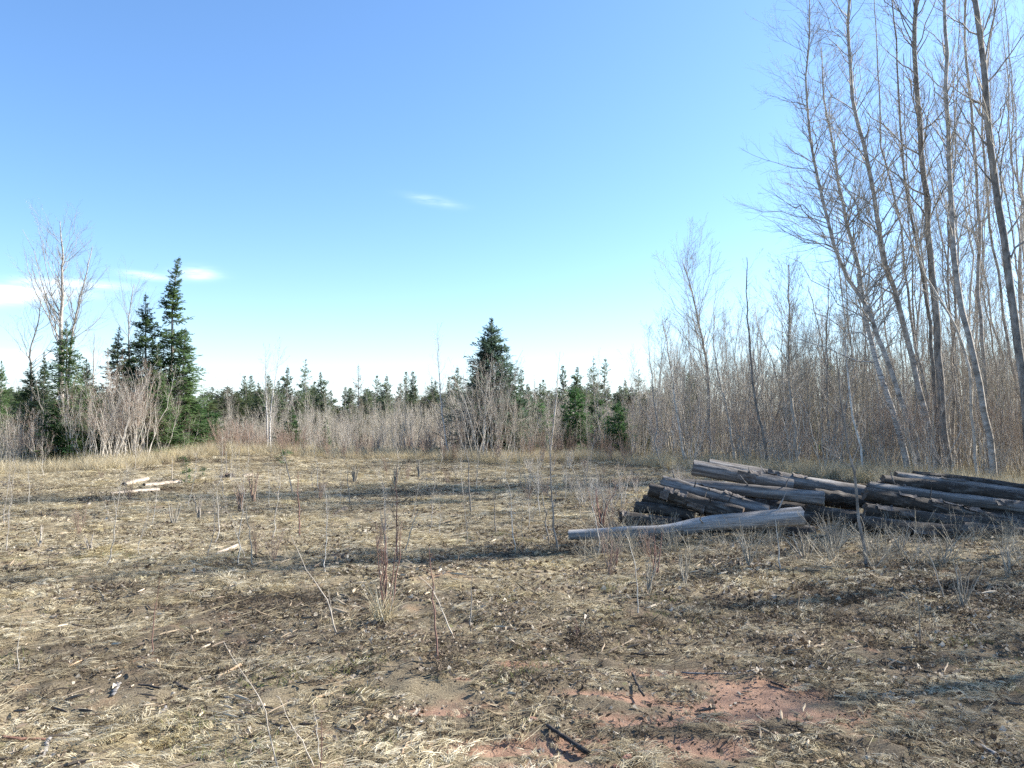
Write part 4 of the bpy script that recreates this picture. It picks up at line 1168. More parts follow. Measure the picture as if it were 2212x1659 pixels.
def make_log(label, A, B, r0, r1, m, seed, mend=None, name='log', group=None, bend=.02, rough=.06, kink=None, stubs=0, cat='log', flakes=0):
    A = np.array(A, float); B = np.array(B, float)
    L = np.linalg.norm(B - A)
    if seed in range(2, 30): r0 *= 1.14; r1 *= 1.14
    V, F = log_mesh(L, r0, r1, seed, bend, rough, kink=kink)
    o = new_obj(name, mesh_np(name, V.reshape(-1, 3), F, m))
    xa = Vector(B - A).normalized(); ya = Vector((0, 0, 1)).cross(xa).normalized(); za = xa.cross(ya)
    o.matrix_world = Matrix(((xa.x, ya.x, za.x, A[0]), (xa.y, ya.y, za.y, A[1]), (xa.z, ya.z, za.z, A[2]), (0, 0, 0, 1)))
    tag(o, label, cat, group)
    mend = mend or M_wend2
    for ring, sgn in ((V[0], -1), (V[-1], 1)):
        new_obj('cut_end', cap_mesh(ring, np.array([sgn, 0, 0.]), mend), o)
    r = np.random.default_rng(seed + 5)
    if flakes:
        for k in range(flakes):      # peeling bark plates standing off the wood
            i0 = r.integers(2, 32); ln = r.integers(4, 10); j0 = r.integers(0, 18); wj = r.integers(2, 4)
            rows = []
            for ii_ in range(ln):
                ctr = V[min(i0 + ii_, 43)].mean(0)
                row = [ctr + (V[min(i0 + ii_, 43), (j0 + jj) % 18] - ctr) * (1.05 + .22 * r.random() * (jj in (0, wj)) + (.25 if ii_ in (0, ln - 1) else 0) * r.random()) for jj in range(wj + 1)]
                rows.append(row)
            W_ = np.array(rows); ix = np.arange(ln * (wj + 1)).reshape(ln, wj + 1)
            F_ = np.stack([ix[:-1, :-1], ix[:-1, 1:], ix[1:, 1:], ix[1:, :-1]], -1).reshape(-1, 4)
            new_obj('bark_plate', mesh_np('bark_plate', W_.reshape(-1, 3), F_, M_plate, False), o)
    for k in range(stubs):
        q = r.uniform(.15, .9); a = r.uniform(.3, 2.8); i = int(q * 43)
        p = V[i].mean(0); rr = (r0 + (r1 - r0) * q)
        d = np.array([r.normal(0, .4), math.cos(a), math.sin(a)]); d /= np.linalg.norm(d)
        ln = r.uniform(.08, .35)
        Pp = np.stack([p + d * rr * .7, p + d * (rr + ln * .5) + r.normal(0, .01, 3), p + d * (rr + ln)])[None]
        v, f = tubes(Pp, np.array([[.013, .009, .003]]), 5)
        new_obj('broken_branch', mesh_np('broken_branch', v, f, m), o)
    return o
def plog(label, a, b, da, db, pxd0, pxd1, m, seed, **k):
    A = at(a[0], a[1], da); B = at(b[0], b[1], db)
    return make_log(label, A, B, pxd0 / 2 / FPX * da, pxd1 / 2 / FPX * db, m, seed, **k)

plog('smooth pale front log with a bend in its middle, sawn end raised on the right', (1228, 1150), (1732, 1112), 10.15, 10.0, 22, 41, M_wsmooth, 1, mend=M_wend, rough=.05, bend=.0, stubs=2, flakes=2,
     kink=lambda q: -.05 * np.exp(-((q - .42) / .13) ** 2) - .03 * np.exp(-((q - .2) / .2) ** 2) - .02)
plog('thick topmost log of the left pile with a rounded left end', (1497, 1010), (1712, 1049), 11.9, 11.6, 30, 23, M_wgrey, 2, rough=.09, stubs=2, flakes=4)
plog('long log behind the topmost one, slanting down to the right pile', (1530, 1008), (1868, 1063), 12.4, 12.1, 30, 24, M_wgrey, 3, rough=.09, flakes=3)
plog('log with a sawn right end under the topmost log', (1474, 1047), (1780, 1078), 11.6, 11.0, 22, 27, M_wgrey, 4, mend=M_wend, rough=.08, stubs=2, flakes=5)
plog('bluish grey log second from the left end of the pile, knobbed at its top', (1430, 1044), (1660, 1106), 11.35, 10.8, 27, 22, M_wgrey, 5, rough=.14, flakes=7, stubs=4)
plog('dark barked log lying in front of the bluish grey knobbed log', (1403, 1056), (1603, 1113), 11.0, 10.5, 24, 26, M_wbark, 6, rough=.16, flakes=8, stubs=4)
plog('thin dark log below the dark barked one', (1390, 1078), (1540, 1106), 11.1, 10.8, 17, 17, M_wbark, 7, rough=.1, flakes=5)
plog('dark log third from the ground at the left end of the pile', (1371, 1095), (1500, 1115), 10.95, 10.8, 21, 21, M_wbark, 8, rough=.12, flakes=5)
plog('lowest log on the ground at the left end of the pile', (1338, 1117), (1470, 1134), 10.75, 10.6, 24, 24, M_wbark, 9, rough=.12, flakes=5)
plog('dark log buried in the middle of the left pile', (1490, 1075), (1740, 1100), 11.8, 11.4, 24, 24, M_wbark, 10, rough=.12)
plog('dark log low in the pile beneath the sawn one', (1510, 1100), (1770, 1122), 11.3, 11.0, 25, 25, M_wbark, 11, rough=.12)
plog('dark log on the ground behind the smooth front log', (1450, 1135), (1760, 1150), 10.95, 10.7, 24, 24, M_wbark, 12, rough=.12)
plog('dark log in the back of the pile under the long slanting log', (1560, 1060), (1850, 1090), 12.4, 12.1, 26, 24, M_wbark, 13, rough=.1, flakes=5)
plog('ground log at the back of the left pile', (1540, 1105), (1850, 1118), 12.3, 11.9, 28, 28, M_wbark, 14, rough=.1)
plog('topmost log of the right pile with pale peeled patches', (1934, 1029), (2250, 1072), 12.2, 12.1, 19, 19, M_wgrey, 20, rough=.08, flakes=5)
plog('thin log behind the topmost log of the right pile', (1972, 1026), (2260, 1062), 12.6, 12.5, 17, 17, M_wbark, 21, rough=.08)
plog('right pile log with a light worn stretch near the right edge', (1876, 1051), (2260, 1102), 11.8, 11.7, 21, 25, M_wgrey, 22, rough=.08, flakes=5, stubs=1)
plog('dark middle log of the right pile sloping down rightwards', (1868, 1066), (2200, 1137), 11.3, 11.2, 25, 27, M_wbark, 23, rough=.12, flakes=5, stubs=1)
plog('mossy log below the dark middle log of the right pile', (1868, 1101), (2110, 1136), 10.95, 10.8, 26, 25, M_wbark, 24, rough=.12, flakes=5)
plog('bottom front log of the right pile resting on the ground', (1860, 1130), (2130, 1152), 10.7, 10.5, 30, 28, M_wbark, 25, rough=.12, flakes=5)
plog('short dark log at the bottom of the right pile near the edge', (2080, 1142), (2280, 1160), 10.6, 10.45, 27, 27, M_wbark, 26, rough=.12)
plog('dark log inside the right pile between the upper layers', (1900, 1085), (2260, 1122), 11.9, 11.7, 28, 28, M_wbark, 27, rough=.1)
plog('ground log deep under the right pile', (1890, 1115), (2270, 1135), 11.8, 11.6, 30, 30, M_wbark, 28, rough=.1)
plog('dark log crossing at a slant inside the left pile', (1520, 1062), (1700, 1118), 11.5, 11.0, 21, 21, M_wbark, 15, rough=.12)
plog('dark log wedged between the two piles near the ground', (1740, 1100), (1880, 1125), 11.2, 11.0, 22, 22, M_wbark, 16, rough=.12)
plog('short dark log standing proud between the two piles', (1760, 1068), (1890, 1088), 11.7, 11.6, 24, 22, M_wbark, 17, rough=.12)
plog('bark covered log second from the top in the right pile', (1905, 1040), (2260, 1085), 12.1, 12.0, 24, 24, M_wbark, 18, rough=.12)
plog('dark log low behind the front logs of the right pile', (1985, 1120), (2270, 1150), 11.2, 11.1, 26, 26, M_wbark, 19, rough=.12)
# the small old logs on the left
def flog(label, a, b, dpx0, dpx1, m, seed, lift=0, **k):
    A = gp(*a); B = gp(*b)
    r0 = dpx0 / 2 / FPX * A[1]; r1 = dpx1 / 2 / FPX * B[1]
    A[2] = Hs(A[0], A[1]) + r0 * .55 + lift; B[2] = Hs(B[0], B[1]) + r1 * .55 + lift
    return make_log(label, A, B, r0, r1, m, seed, **k)
flog('short bleached log with a dark rotten end, left of the small log group', (268, 1053), (318, 1042), 15, 12, M_wpale, 30, rough=.12)
flog('longest bleached log of the small group, ending at the small green fir', (311, 1054), (392, 1047), 14, 15, M_wpale, 31, rough=.1)
flog('thin bleached log lying in front of the small log group', (238, 1071), (342, 1058), 8, 10, M_wpale, 32, rough=.1)
flog('short white log piece on the grass right of the dark stump', (524, 1033), (543, 1029), 9, 9, M_wpale, 33, rough=.1)
flog('dark broken log chunk lying in the middle of the clearing', (721, 1111), (747, 1103), 7, 12, M_wbark, 34, rough=.15, mend=M_redwood)
flog('pale split log piece lying on the grass left of centre', (468, 1195), (512, 1181), 6, 9, M_wpale, 35, rough=.15)
flog('small pale chunk of wood standing out on the left grass', (179, 1106), (192, 1096), 5, 7, M_wpale, 36, rough=.1)
flog('thin bleached pole on the ground in front of the dark stump', (465, 1042), (508, 1040), 4, 4, M_wpale, 37, rough=.1)
# stump
def stump(label, px, py, wpx, hpx, m, seed):
    p = gp(px, py); r = np.random.default_rng(seed)
    s = 14; a = np.arange(s) * 2 * math.pi / s; rr = wpx / 2 / FPX * p[1]; h = hpx / FPX * p[1]
    V = []
    for k, (zz, f) in enumerate(((-.05, 1.35), (.0, 1.2), (h * .4, 1.0), (h * .8, .95), (h, .9))):
        V.append(np.stack([np.cos(a) * rr * f * r.uniform(.9, 1.1, s), np.sin(a) * rr * f * r.uniform(.9, 1.1, s), zz + (k == 4) * r.normal(0, h * .12, s)], -1))
    V = np.array(V); idx = np.arange(5 * s).reshape(5, s); nxt = np.roll(idx, -1, 1)
    F = np.stack([idx[:-1], nxt[:-1], nxt[1:], idx[1:]], -1).reshape(-1, 4)
    o = new_obj('tree_stump', mesh_np('stump', V.reshape(-1, 3), F, m)); o.location = (p[0], p[1], Hs(p[0], p[1]))
    new_obj('stump_top', cap_mesh(V[-1], np.array([0, 0, 1.]), M_wend2), o)
    tag(o, label, 'stump')
stump('broken dark stump beside a twiggy seedling left of centre', 496, 1034, 22, 12, M_wbark, 3)
stump('low rotten stump just left of the broken dark stump', 480, 1036, 12, 8, M_wbark, 4)
stump('grey rotten stump remnant under the right pile edge', 2052, 1168, 18, 9, M_wbark, 5)
for px, py, hh, lab in ((402, 1047, .42, 'small green fir seedling at the end of the bleached log'), (437, 1034, .3, 'tiny green fir seedling right of the bleached logs'),
                        (616, 1010, .5, 'young green fir seedling in front of the bright green young fir'), (397, 1012, .35, 'dull green fir seedling behind the bleached logs')):
    p = gp(px, py)
    thing('fir_seedling', lab, 'seedling', cz('seed')[0], (p[0], p[1], Hs(p[0], p[1])), rng.uniform(0, 6), (hh / .5 * 1.1, hh / .5 * 1.1, hh / .5))

# ------------------------------------------------------------------ sticks, chips and stones in the foreground
def stick(label, pts, wpx0, wpx1, m, seed, name='stick', lift=.0, flat=1.0, cat='stick'):
    W = []
    for i, (x, y) in enumerate(pts):
        p = gp(x, y); p[2] = Hs(p[0], p[1]); W.append(p)
    W = np.array(W); d = W[:, 1].mean()
    n = 12; s = np.concatenate([[0], np.cumsum(np.linalg.norm(np.diff(W, axis=0), axis=1))]); q = np.linspace(0, 1, n)
    P = np.stack([np.interp(q * s[-1], s, W[:, k]) for k in range(3)], -1)
    r = np.random.default_rng(seed)
    R = (wpx0 + (wpx1 - wpx0) * q) / 2 / FPX * d
    zl = H(P[:, 0], P[:, 1]); A_, B_ = zl[0], zl[-1]
    zline = np.maximum.accumulate(np.maximum(zl, A_ * (1 - q) + B_ * q))
    zline = A_ * (1 - q) + B_ * q
    zline = zline + max(0, float((zl - zline).max())) * .7
    P[:, 2] = zline + R * .8 * flat + lift + .006
    P[1:-1, :2] += r.normal(0, .003, (n - 2, 2))
    o = P[0].copy(); P = P - o
    sides = 8
    T = unit(np.gradient(P, axis=0)); U = unit(np.cross(T, [0, 0, 1.])); Wv = np.cross(U, T)
    a = np.arange(sides) * 2 * math.pi / sides
    RR = R[:, None] * r.uniform(.85, 1.15, (n, sides))
    ring = P[:, None] + RR[..., None] * (np.cos(a)[None, :, None] * U[:, None] + flat * np.sin(a)[None, :, None] * Wv[:, None])
    idx = np.arange(n * sides).reshape(n, sides); nxt = np.roll(idx, -1, 1)
    F = np.stack([idx[:-1], nxt[:-1], nxt[1:], idx[1:]], -1).reshape(-1, 4)
    # close the ends by drawing the last ring in
    V = ring.reshape(-1, 3)
    c0 = ring[0].mean(0); c1 = ring[-1].mean(0)
    V = np.concatenate([V, c0[None].repeat(sides, 0) + (ring[0] - c0) * .05, c1[None].repeat(sides, 0) + (ring[-1] - c1) * .05])
    e0 = np.arange(sides) + n * sides; e1 = e0 + sides
    F = np.concatenate([F, np.stack([np.roll(idx[0], -1), idx[0], e0, np.roll(e0, -1)], -1), np.stack([idx[-1], np.roll(idx[-1], -1), np.roll(e1, -1), e1], -1)])
    ob = new_obj(name, mesh_np(name, V, F, m)); ob.location = o
    tag(ob, label, cat)
    return ob
stick('thick blackened stick lying on the red soil at the bottom centre', [(1182, 1570), (1225, 1598), (1271, 1627)], 8, 12, M_black, 1)
stick('reddish stick curving at the front right edge of the red soil', [(1602, 1562), (1640, 1576), (1680, 1581)], 5, 5, M_redwood, 2)
stick('long curved pale stick along the back edge of the red soil', [(1472, 1445), (1530, 1451), (1590, 1453), (1630, 1447)], 4, 3, M_wgrey, 3, lift=.01)
stick('short dark stick leaning in the weeds at the back left of the red soil', [(1366, 1466), (1378, 1488), (1391, 1508)], 5, 5, M_black, 4, lift=.02)
stick('dark stick half hidden where the shadow meets the red soil', [(1665, 1462), (1685, 1472), (1698, 1478)], 5, 4, M_black, 5)
stick('grey flat stick pointing towards the camera on the left', [(256, 1464), (250, 1488), (243, 1511)], 12, 8, M_wgrey, 6, flat=.4)
stick('pale tan stick with a thick end, left of the bare soil', [(460, 1457), (490, 1447), (520, 1435)], 5, 9, M_tan, 7)
stick('thick grey brown stick end in the bottom left corner', [(110, 1590), (98, 1616), (86, 1644)], 8, 13, M_wgrey, 8)
stick('brown stick lying level at the left bottom edge', [(4, 1608), (50, 1604), (98, 1595)], 7, 6, M_redwood, 9)
stick('thin dark pole lying in the grass left of the dark plank', [(300, 1479), (325, 1481), (346, 1486)], 4, 6, M_black, 10)
stick('dark weathered stick right of the thin dark pole', [(376, 1474), (400, 1482), (428, 1490)], 8, 6, M_black, 11)
stick('brown grey flat stick under a pale straw on the left', [(484, 1505), (512, 1514), (542, 1523)], 6, 4, M_wgrey, 12)
stick('short grey stick beside a dark lump on the left', [(358, 1526), (348, 1537), (338, 1549)], 7, 4, M_wgrey, 13)
stick('long pale twig slanting up at the left', [(211, 1448), (240, 1440), (272, 1429)], 4, 2, M_tan, 14)
stick('pale twig farther up the left foreground', [(146, 1441), (170, 1428), (194, 1411)], 4, 2, M_tan, 15)
stick('bright pale wood chip near the bottom centre', [(758, 1620), (774, 1611), (791, 1602)], 5, 7, M_tan, 16, 'wood_chip', flat=.5, cat='wood chip')
stick('curled orange brown bark strip at the bottom centre', [(866, 1625), (880, 1607), (901, 1594)], 6, 3, M_tan, 17, 'bark_strip', flat=.5, cat='bark strip')
stick('tan stick with a dark end left of the lower centre', [(681, 1514), (700, 1509), (720, 1505)], 6, 4, M_tan, 18)
stick('long dark stick lying level left of the blackened one', [(790, 1519), (830, 1517), (872, 1513)], 4, 3, M_black, 19)
stick('short tan stick in front of the weeds left of the red soil', [(1326, 1503), (1345, 1502), (1362, 1499)], 4, 3, M_tan, 20)
stick('pale splintered stick at the bottom right', [(1760, 1641), (1785, 1630), (1822, 1616)], 6, 4, M_tan, 21)
stick('grey weathered branch in the bottom right corner', [(2096, 1590), (2130, 1612), (2170, 1640)], 9, 12, M_wgrey, 22)
stick('tan stick pointing right at the lower middle left', [(744, 1568), (770, 1560), (800, 1549)], 4, 3, M_tan, 23)
stick('short pale chip lying among leaves on the right', [(1865, 1584), (1885, 1580), (1905, 1579)], 5, 3, M_tan, 24, 'wood_chip', flat=.5, cat='wood chip')

def stone(label, px, py, wpx, m, seed, cat='stone'):
    p = gp(px, py); r = np.random.default_rng(seed); s = wpx / 2 / FPX * p[1]
    import bmesh
    bm = bmesh.new(); bmesh.ops.create_icosphere(bm, subdivisions=2, radius=1)
    sx, sy, sz = r.uniform(.85, 1.1), r.uniform(.7, 1), r.uniform(.45, .65)
    off = r.normal(0, 1, (3, 4))
    for v in bm.verts:
        c = v.co; k = 1 + .14 * math.sin(c.x * 3 + off[0, 0]) + .1 * math.sin(c.y * 4 + off[0, 1]) + .08 * math.sin(c.z * 5 + c.x * 4 + off[0, 2])
        v.co = Vector((c.x * sx, c.y * sy, c.z * sz)) * k * s
    me = bpy.data.meshes.new('stone'); bm.to_mesh(me); bm.free(); me.materials.append(m)
    o = new_obj('stone', me); o.location = (p[0], p[1], Hs(p[0], p[1]) + s * .2); o.rotation_euler = (0, 0, r.uniform(0, 6))
    tag(o, label, cat)
stone('reddish stone left of the thick blackened stick', 1151, 1552, 20, M_rstone, 1)
stone('reddish stone at the bottom edge right of the blackened stick', 1353, 1640, 26, M_rstone, 2)
stone('small red stone just above the bottom edge stone', 1358, 1626, 14, M_rstone, 3)
for cx_, cy_, w_, t_ in ((1420, 1545, 12, 'small clod of red earth in the middle of the bare soil'), (1560, 1560, 10, 'red clod at the front of the bare soil'), (1290, 1590, 13, 'red clod right of the blackened stick'),
                        (1610, 1500, 9, 'little red clod at the right side of the bare soil'), (1240, 1545, 10, 'red clod behind the blackened stick'), (1470, 1600, 12, 'red clod in the front soil patch'), (1190, 1620, 12, 'red clod left of the foot of the blackened stick')):
    stone(t_, cx_, cy_, w_, M_rstone, cx_, 'clod')
stone('small white stone on the grass at the left', 186, 1213, 8, M_wstone, 4)
stone('pale roundish stone at the bottom centre', 927, 1626, 13, M_wstone, 5)
stone('pale shell like stone right of the bark strip', 923, 1598, 15, M_wstone, 6)
stone('small red pebble in the bottom soil patch', 1330, 1650, 14, M_rstone, 7)
stone('pale pebble right of the white wood chip', 911, 1562, 8, M_wstone, 8)

# ------------------------------------------------------------------ stems standing in the clearing
def stem(label, pts, wpx, m, seed, nb=8, bl=.18, name='bare_seedling', ang=32, cat='seedling', twig=None, start=.3, nt=2, dy=0):
    p = gp(*pts[0]); d = p[1]
    W = []
    for i, (x, y) in enumerate(pts):
        W.append(at(x, y, d + dy * i / max(1, len(pts) - 1)))
    W = np.array(W); W[0][2] = Hs(W[0][0], d) - .02
    s = np.concatenate([[0], np.cumsum(np.linalg.norm(np.diff(W, axis=0), axis=1))]); n = 10; q = np.linspace(0, 1, n)
    P = np.stack([np.interp(q * s[-1], s, W[:, k]) for k in range(3)], -1)
    P[1:-1] = P[1:-1] * .6 + (P[:-2] + P[2:]) * .2
    r = np.random.default_rng(seed); P[1:] += r.normal(0, .0065 * s[-1], (n - 1, 3))
    R = (wpx / 2 / FPX * d) * (1 - .75 * q)
    o = P[0].copy(); P = P - o
    tv, tf = tubes(P[None], R[None], 5)
    rt = thing(name, label, cat, [('stem', mesh_np('stem', tv, tf, m))], tuple(o))
    if nb:
        L1, R1 = grow(P[None], R[None], nb, start, .97, ang, 10, bl, 4, .15, .04, .55, .4, .4, .0012, r=r)
        L2, R2 = grow(L1, R1, nt, .3, 1, 35, 10, .5, 3, .1, .04, .7, .5, .4, .0009, r=r)
        if nb <= 7:
            for k in range(nb):
                v, f = join([tubes(L1[k:k + 1], R1[k:k + 1], 3), tubes(L2[k * nt:(k + 1) * nt], R2[k * nt:(k + 1) * nt], 3)])
                new_obj('twig', mesh_np('twig', v, f, twig or m), rt)
        else:
            v, f = join([tubes(L1, R1, 3), tubes(L2, R2, 3)])
            new_obj('twigs', mesh_np('twigs', v, f, twig or m), rt)
    return rt
stem('tallest bare sapling in front of the right log pile, forking above the logs', [(1873, 1229), (1862, 1137), (1852, 1062), (1843, 1001), (1824, 936), (1816, 850), (1812, 760)], 8, M_dark, 1, 10, .26, 'bare_sapling', 28, 'sapling', M_dark, .4, 3)
stem('dark straight seedling left of the front log', [(1206, 1192), (1196, 1110), (1191, 1050), (1188, 985), (1187, 930)], 5, M_dark, 2, 8, .2)
stem('thin seedling just left of the dark straight one', [(1185, 1174), (1178, 1110), (1170, 1060), (1159, 1022)], 3.5, M_dark, 3, 5, .18)
stem('straight dark seedling right of the middle of the clearing', [(1018, 1110), (1014, 1060), (1010, 998), (1008, 950)], 4, M_dark, 4, 7, .2)
stem('slim seedling with red shoots left of centre', [(648, 1152), (645, 1090), (643, 1016)], 4, M_reds, 5, 9, .15)
stem('seedling leaning right before the bright green young fir', [(632, 1062), (620, 1010), (608, 972)], 3.5, M_dark, 6, 5, .2)
stem('tall thin reddish stem rising from behind the tufted clump', [(858, 1215), (857, 1130), (857, 1050), (858, 1000)], 4, M_reds, 7, 10, .15)
stem('twiggy stem left of the tall reddish one', [(838, 1215), (828, 1150), (820, 1090)], 3, M_dark, 8, 6, .2)
stem('branched stem leaning right beside the tall reddish one', [(873, 1195), (884, 1160), (895, 1120), (905, 1100)], 3, M_twig, 9, 6, .25)
stem('pale stem leaning left in the left middle foreground', [(729, 1375), (712, 1310), (690, 1265), (662, 1230), (630, 1155)], 3.6, M_twigp, 10, 0)
stem('thin grey stem beside the pale leaning one', [(725, 1372), (714, 1310), (710, 1270)], 3, M_twigp, 11, 4, .15)
stem('dark knobby stem in the middle foreground', [(946, 1440), (941, 1370), (937, 1300), (930, 1230), (928, 1180)], 5, M_reds, 12, 9, .12)
stem('pale bent stem crossing right of the dark knobby one', [(982, 1392), (962, 1340), (940, 1280), (905, 1245)], 3.6, M_twigp, 13, 3, .15)
stem('short dark twig stem right of the crossing pair', [(1016, 1376), (1018, 1310), (1020, 1240)], 4, M_dark, 14, 7, .1)
stem('small reddish sprig right of the middle foreground', [(1244, 1390), (1246, 1350), (1243, 1330)], 2.5, M_reds, 15, 8, .3)
stem('thin pale stalk at the left edge of the foreground', [(42, 1460), (36, 1410), (48, 1330)], 3, M_pale, 16, 0)
stem('reddish stem with a bushy tip in the left foreground', [(328, 1400), (335, 1320), (345, 1245)], 3, M_reds, 17, 6, .12, start=.7)
stem('long pale stem arching in from the bottom edge', [(606, 1668), (575, 1560), (560, 1505), (520, 1450), (482, 1385)], 3.6, M_twigp, 18, 3, .1)
stem('thin red stem at the bottom edge right of the arching one', [(692, 1668), (695, 1600), (693, 1540)], 3.5, M_reds, 19, 3, .1)
stem('bent grey stem at the bottom edge', [(688, 1662), (660, 1610), (626, 1560), (600, 1500)], 3, M_twigp, 20, 3, .1)
stem('straight pale stem at the bottom edge near the red one', [(692, 1655), (686, 1580), (674, 1510)], 3, M_pale, 21, 2, .1)
stem('thin seedling left of centre with side twigs', [(547, 1228), (541, 1170), (533, 1115), (532, 1075)], 4, M_twig, 22, 8, .2)
stem('small stem before the dark stump', [(492, 1033), (488, 1005), (490, 975)], 3, M_dark, 23, 9, .3, ang=60)
stem('short pale stake in front of the smooth log', [(1378, 1333), (1376, 1250), (1366, 1190), (1350, 1150)], 3, M_pale, 24, 0)
stem('thin white stalk before the sawn end of the smooth log', [(1686, 1238), (1682, 1190), (1675, 1120)], 3.5, M_pale, 25, 0)
stem('dark upright twig in the right foreground', [(1988, 1382), (1984, 1300), (1975, 1250)], 3, M_twig, 26, 5, .2)
stem('thin grey stalk leaning left at the right', [(2040, 1300), (2020, 1220), (1990, 1160), (1950, 1120)], 3, M_twigp, 27, 4, .15)
stem('seedling standing before the left logs', [(372, 1042), (372, 1015), (372, 985)], 2.5, M_twigp, 28, 6, .2)
stem('tall thin seedling left of the red stemmed shrubs', [(756, 1090), (752, 1045), (750, 1000)], 3, M_twig, 29, 6, .2)
stem('thin seedling above the centre of the clearing', [(1070, 1150), (1068, 1095), (1065, 1050)], 3, M_dark, 30, 5, .18)
stem('dark seedling close left of the pile', [(1318, 1130), (1300, 1060), (1285, 1000)], 4, M_dark, 31, 6, .2)
stem('slanting seedling behind the left end of the front log', [(1260, 1075), (1240, 1020), (1225, 985)], 3.5, M_twig, 32, 5, .2)

# multi-stem clump with grass tuft at its foot
def clump(label, px, py, hpx, nst, m, seed, fan=.25, name='twig_clump', nb=3, tw=None, group=None, wpx=3.2):
    p = gp(px, py); d = p[1]; h = hpx / FPX * d
    pr = bare_tree(seed, h, wpx / 2 / FPX * d, nb, 2, 1, 0, 26, .28, m, tw or m, .35, stems=nst, fan=fan, rm=.0014 if d < 8 else .002, ctwig=False, sides=4)
    return thing(name, label, 'shrub', [('stem', pr[0][1]), ('twigs', pr[1][1])], (p[0], d, Hs(p[0], d) - .01), 0, (1, 1, 1), group)
clump('clump of tall reddish stems rising from a pale grass tuft in the middle foreground', 835, 1345, 215, 9, M_reds, 501, .16, tw=M_red)
V, F, T = blades(160, .07, .1, .3, .004, .008, 60, 18, 3, .45, .005, 4, tone=(.4, 1))
me = mesh_np('grass_tuft', V, F, M_straw, True, None, {'tone': T})
p = gp(828, 1350)
o = new_obj('grass_tuft', me); o.location = (p[0], p[1], Hs(p[0], p[1])); tag(o, 'pale green grass tuft around the foot of the tall reddish stems', 'grass tuft')
clump('reddish brushy clump left of centre beyond the pale chip', 520, 1110, 70, 12, M_red, 502, .22)
clump('reddish clump right of the small green seedlings', 548, 1085, 75, 10, M_red, 503, .22)
clump('dark twig clump before the middle of the brush', 765, 1040, 42, 10, M_twig, 504, .3)
clump('second dark twig clump right of the middle one', 853, 1048, 55, 10, M_twig, 505, .25)
clump('grey weedy clump right of the dark twig clumps', 905, 1030, 40, 9, M_twig, 506, .3)
clump('low grey brush clump at the far left of the clearing', 85, 1180, 50, 7, M_twigp, 507, .35)
clump('low grey brush clump right of the far left one', 195, 1195, 45, 7, M_twigp, 508, .35)
clump('wide twiggy clump in the left of the clearing', 375, 1132, 60, 8, M_twig, 509, .6)
clump('small clump with pale stems in the left of the clearing', 430, 1120, 60, 6, M_twigp, 510, .25)
clump('dark weed clump at the left end of the front log', 1400, 1290, 85, 6, M_twig, 511, .3)
clump('dry weeds in front of the middle of the smooth log', 1480, 1270, 85, 7, M_twig, 512, .3)
clump('weedy stems in front of the right part of the smooth log', 1620, 1235, 80, 8, M_twig, 513, .45)
clump('tangled dry weeds under the sawn end of the smooth log', 1740, 1215, 75, 12, M_twig, 514, .8)
clump('dense dry brush left of the tallest bare sapling', 1800, 1195, 95, 14, M_twig, 515, .85)
clump('dry brush right of the tallest bare sapling', 1945, 1200, 65, 10, M_twig, 516, .7)
clump('dark dry weeds before the right pile', 2040, 1230, 70, 7, M_twig, 517, .4)
clump('grassy weed clump in the right foreground', 2080, 1320, 95, 12, M_twig, 518, .45)
clump('thin weeds at the right edge before the pile', 2180, 1260, 75, 7, M_twig, 519, .4)
clump('red stemmed clump close to the left end of the pile', 1300, 1150, 100, 9, M_reds, 520, .3)
clump('red stemmed weeds before the front log bend', 1420, 1240, 100, 5, M_reds, 521, .25)
clump('small reddish sprigs right of the centre foreground', 1330, 1225, 50, 6, M_reds, 522, .3)
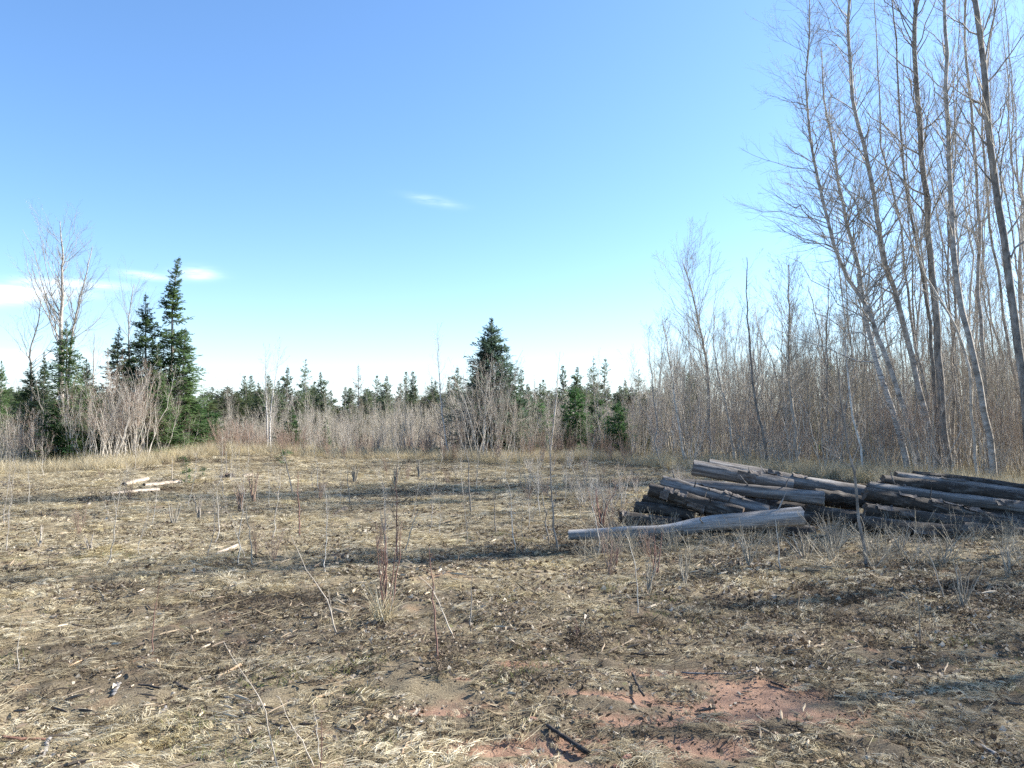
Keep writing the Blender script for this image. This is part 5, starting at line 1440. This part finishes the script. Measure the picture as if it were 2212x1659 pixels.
for k in range(95):   # faint seedlings all over the clearing
    py = 1000 + 240 * rng.random() ** 1.7; px = rng.uniform(420, 1500) if rng.random() < .8 else rng.uniform(0, 450)
    p = gp(px, py)
    pr = shr_red if rng.random() < .12 else pros
    h = rng.uniform(.25, .55) if pr is shr_red else rng.uniform(.5, 1.1)
    sc = h / (1.3 if pr is shr_red else 4.2)
    thing('bare_seedling', 'faint bare seedling in the %s of the clearing, %s' % ('far part' if py < 1040 else 'middle' if py < 1120 else 'nearer part', 'left of the dark chunk' if px < 720 else 'right of the dark chunk' if px < 1010 else 'near the log pile'), 'seedling', pr[rng.integers(0, len(pr))], (p[0], p[1], Hs(p[0], p[1])), rng.uniform(0, 6.28),
          (sc * 1.1, sc * 1.1, sc), 'small bare seedlings dotted over the clearing', (rng.normal(0, .08), rng.normal(0, .08)))
for k in range(42):   # dense faint weeds left of the pile
    px = rng.uniform(1120, 1480); py = rng.uniform(1010, 1130); p = gp(px, py)
    h = rng.uniform(.3, .75)
    thing('weed_clump', 'thin brown weed clump %s' % ('close against the left end of the log pile' if px > 1360 else 'among the brush between the straight dark seedling and the log pile' if px > 1230 else 'beside the dark straight seedling left of the pile'), 'weed', shr_red[k % 3] if k % 4 == 0 else shr[rng.integers(0, 4)], (p[0], p[1], Hs(p[0], p[1])), rng.uniform(0, 6.28),
          (h / 2.2 * 1.3,) * 2 + (h / 2.2,), 'thin brown weeds left of the log pile')
bm_ = []
for k in range(4):
    pr = bare_tree(440 + k, .55, .004, 4, 3, 1, 0, 34, .35, M_brush, M_brush, .2, stems=7, fan=1.1, rm=.0016, ctwig=False, sides=3)
    bm_.append(merged(pr))
n = 150
px = rng.uniform(1260, 2300, n); py = rng.uniform(1140, 1215, n) + (px > 1750) * 20
P_ = np.array([gp(a, b) for a, b in zip(px, py)])
stuff_cover('dry_weeds', 'tangled dry weeds and dead twigs around the foot of the log piles', bm_, np.stack([P_[:, 0], P_[:, 1], H(P_[:, 0], P_[:, 1])], -1),
            rng.uniform(0, 6.28, n), rng.uniform(.3, .8, n), rng.integers(0, 4, n), rng.random(n), rng.normal(0, .3, (n, 2)))
tris = sum(len(m.polygons) for m in bpy.data.meshes) * 2
print('unique tris about', tris, 'objects', len(bpy.data.objects))
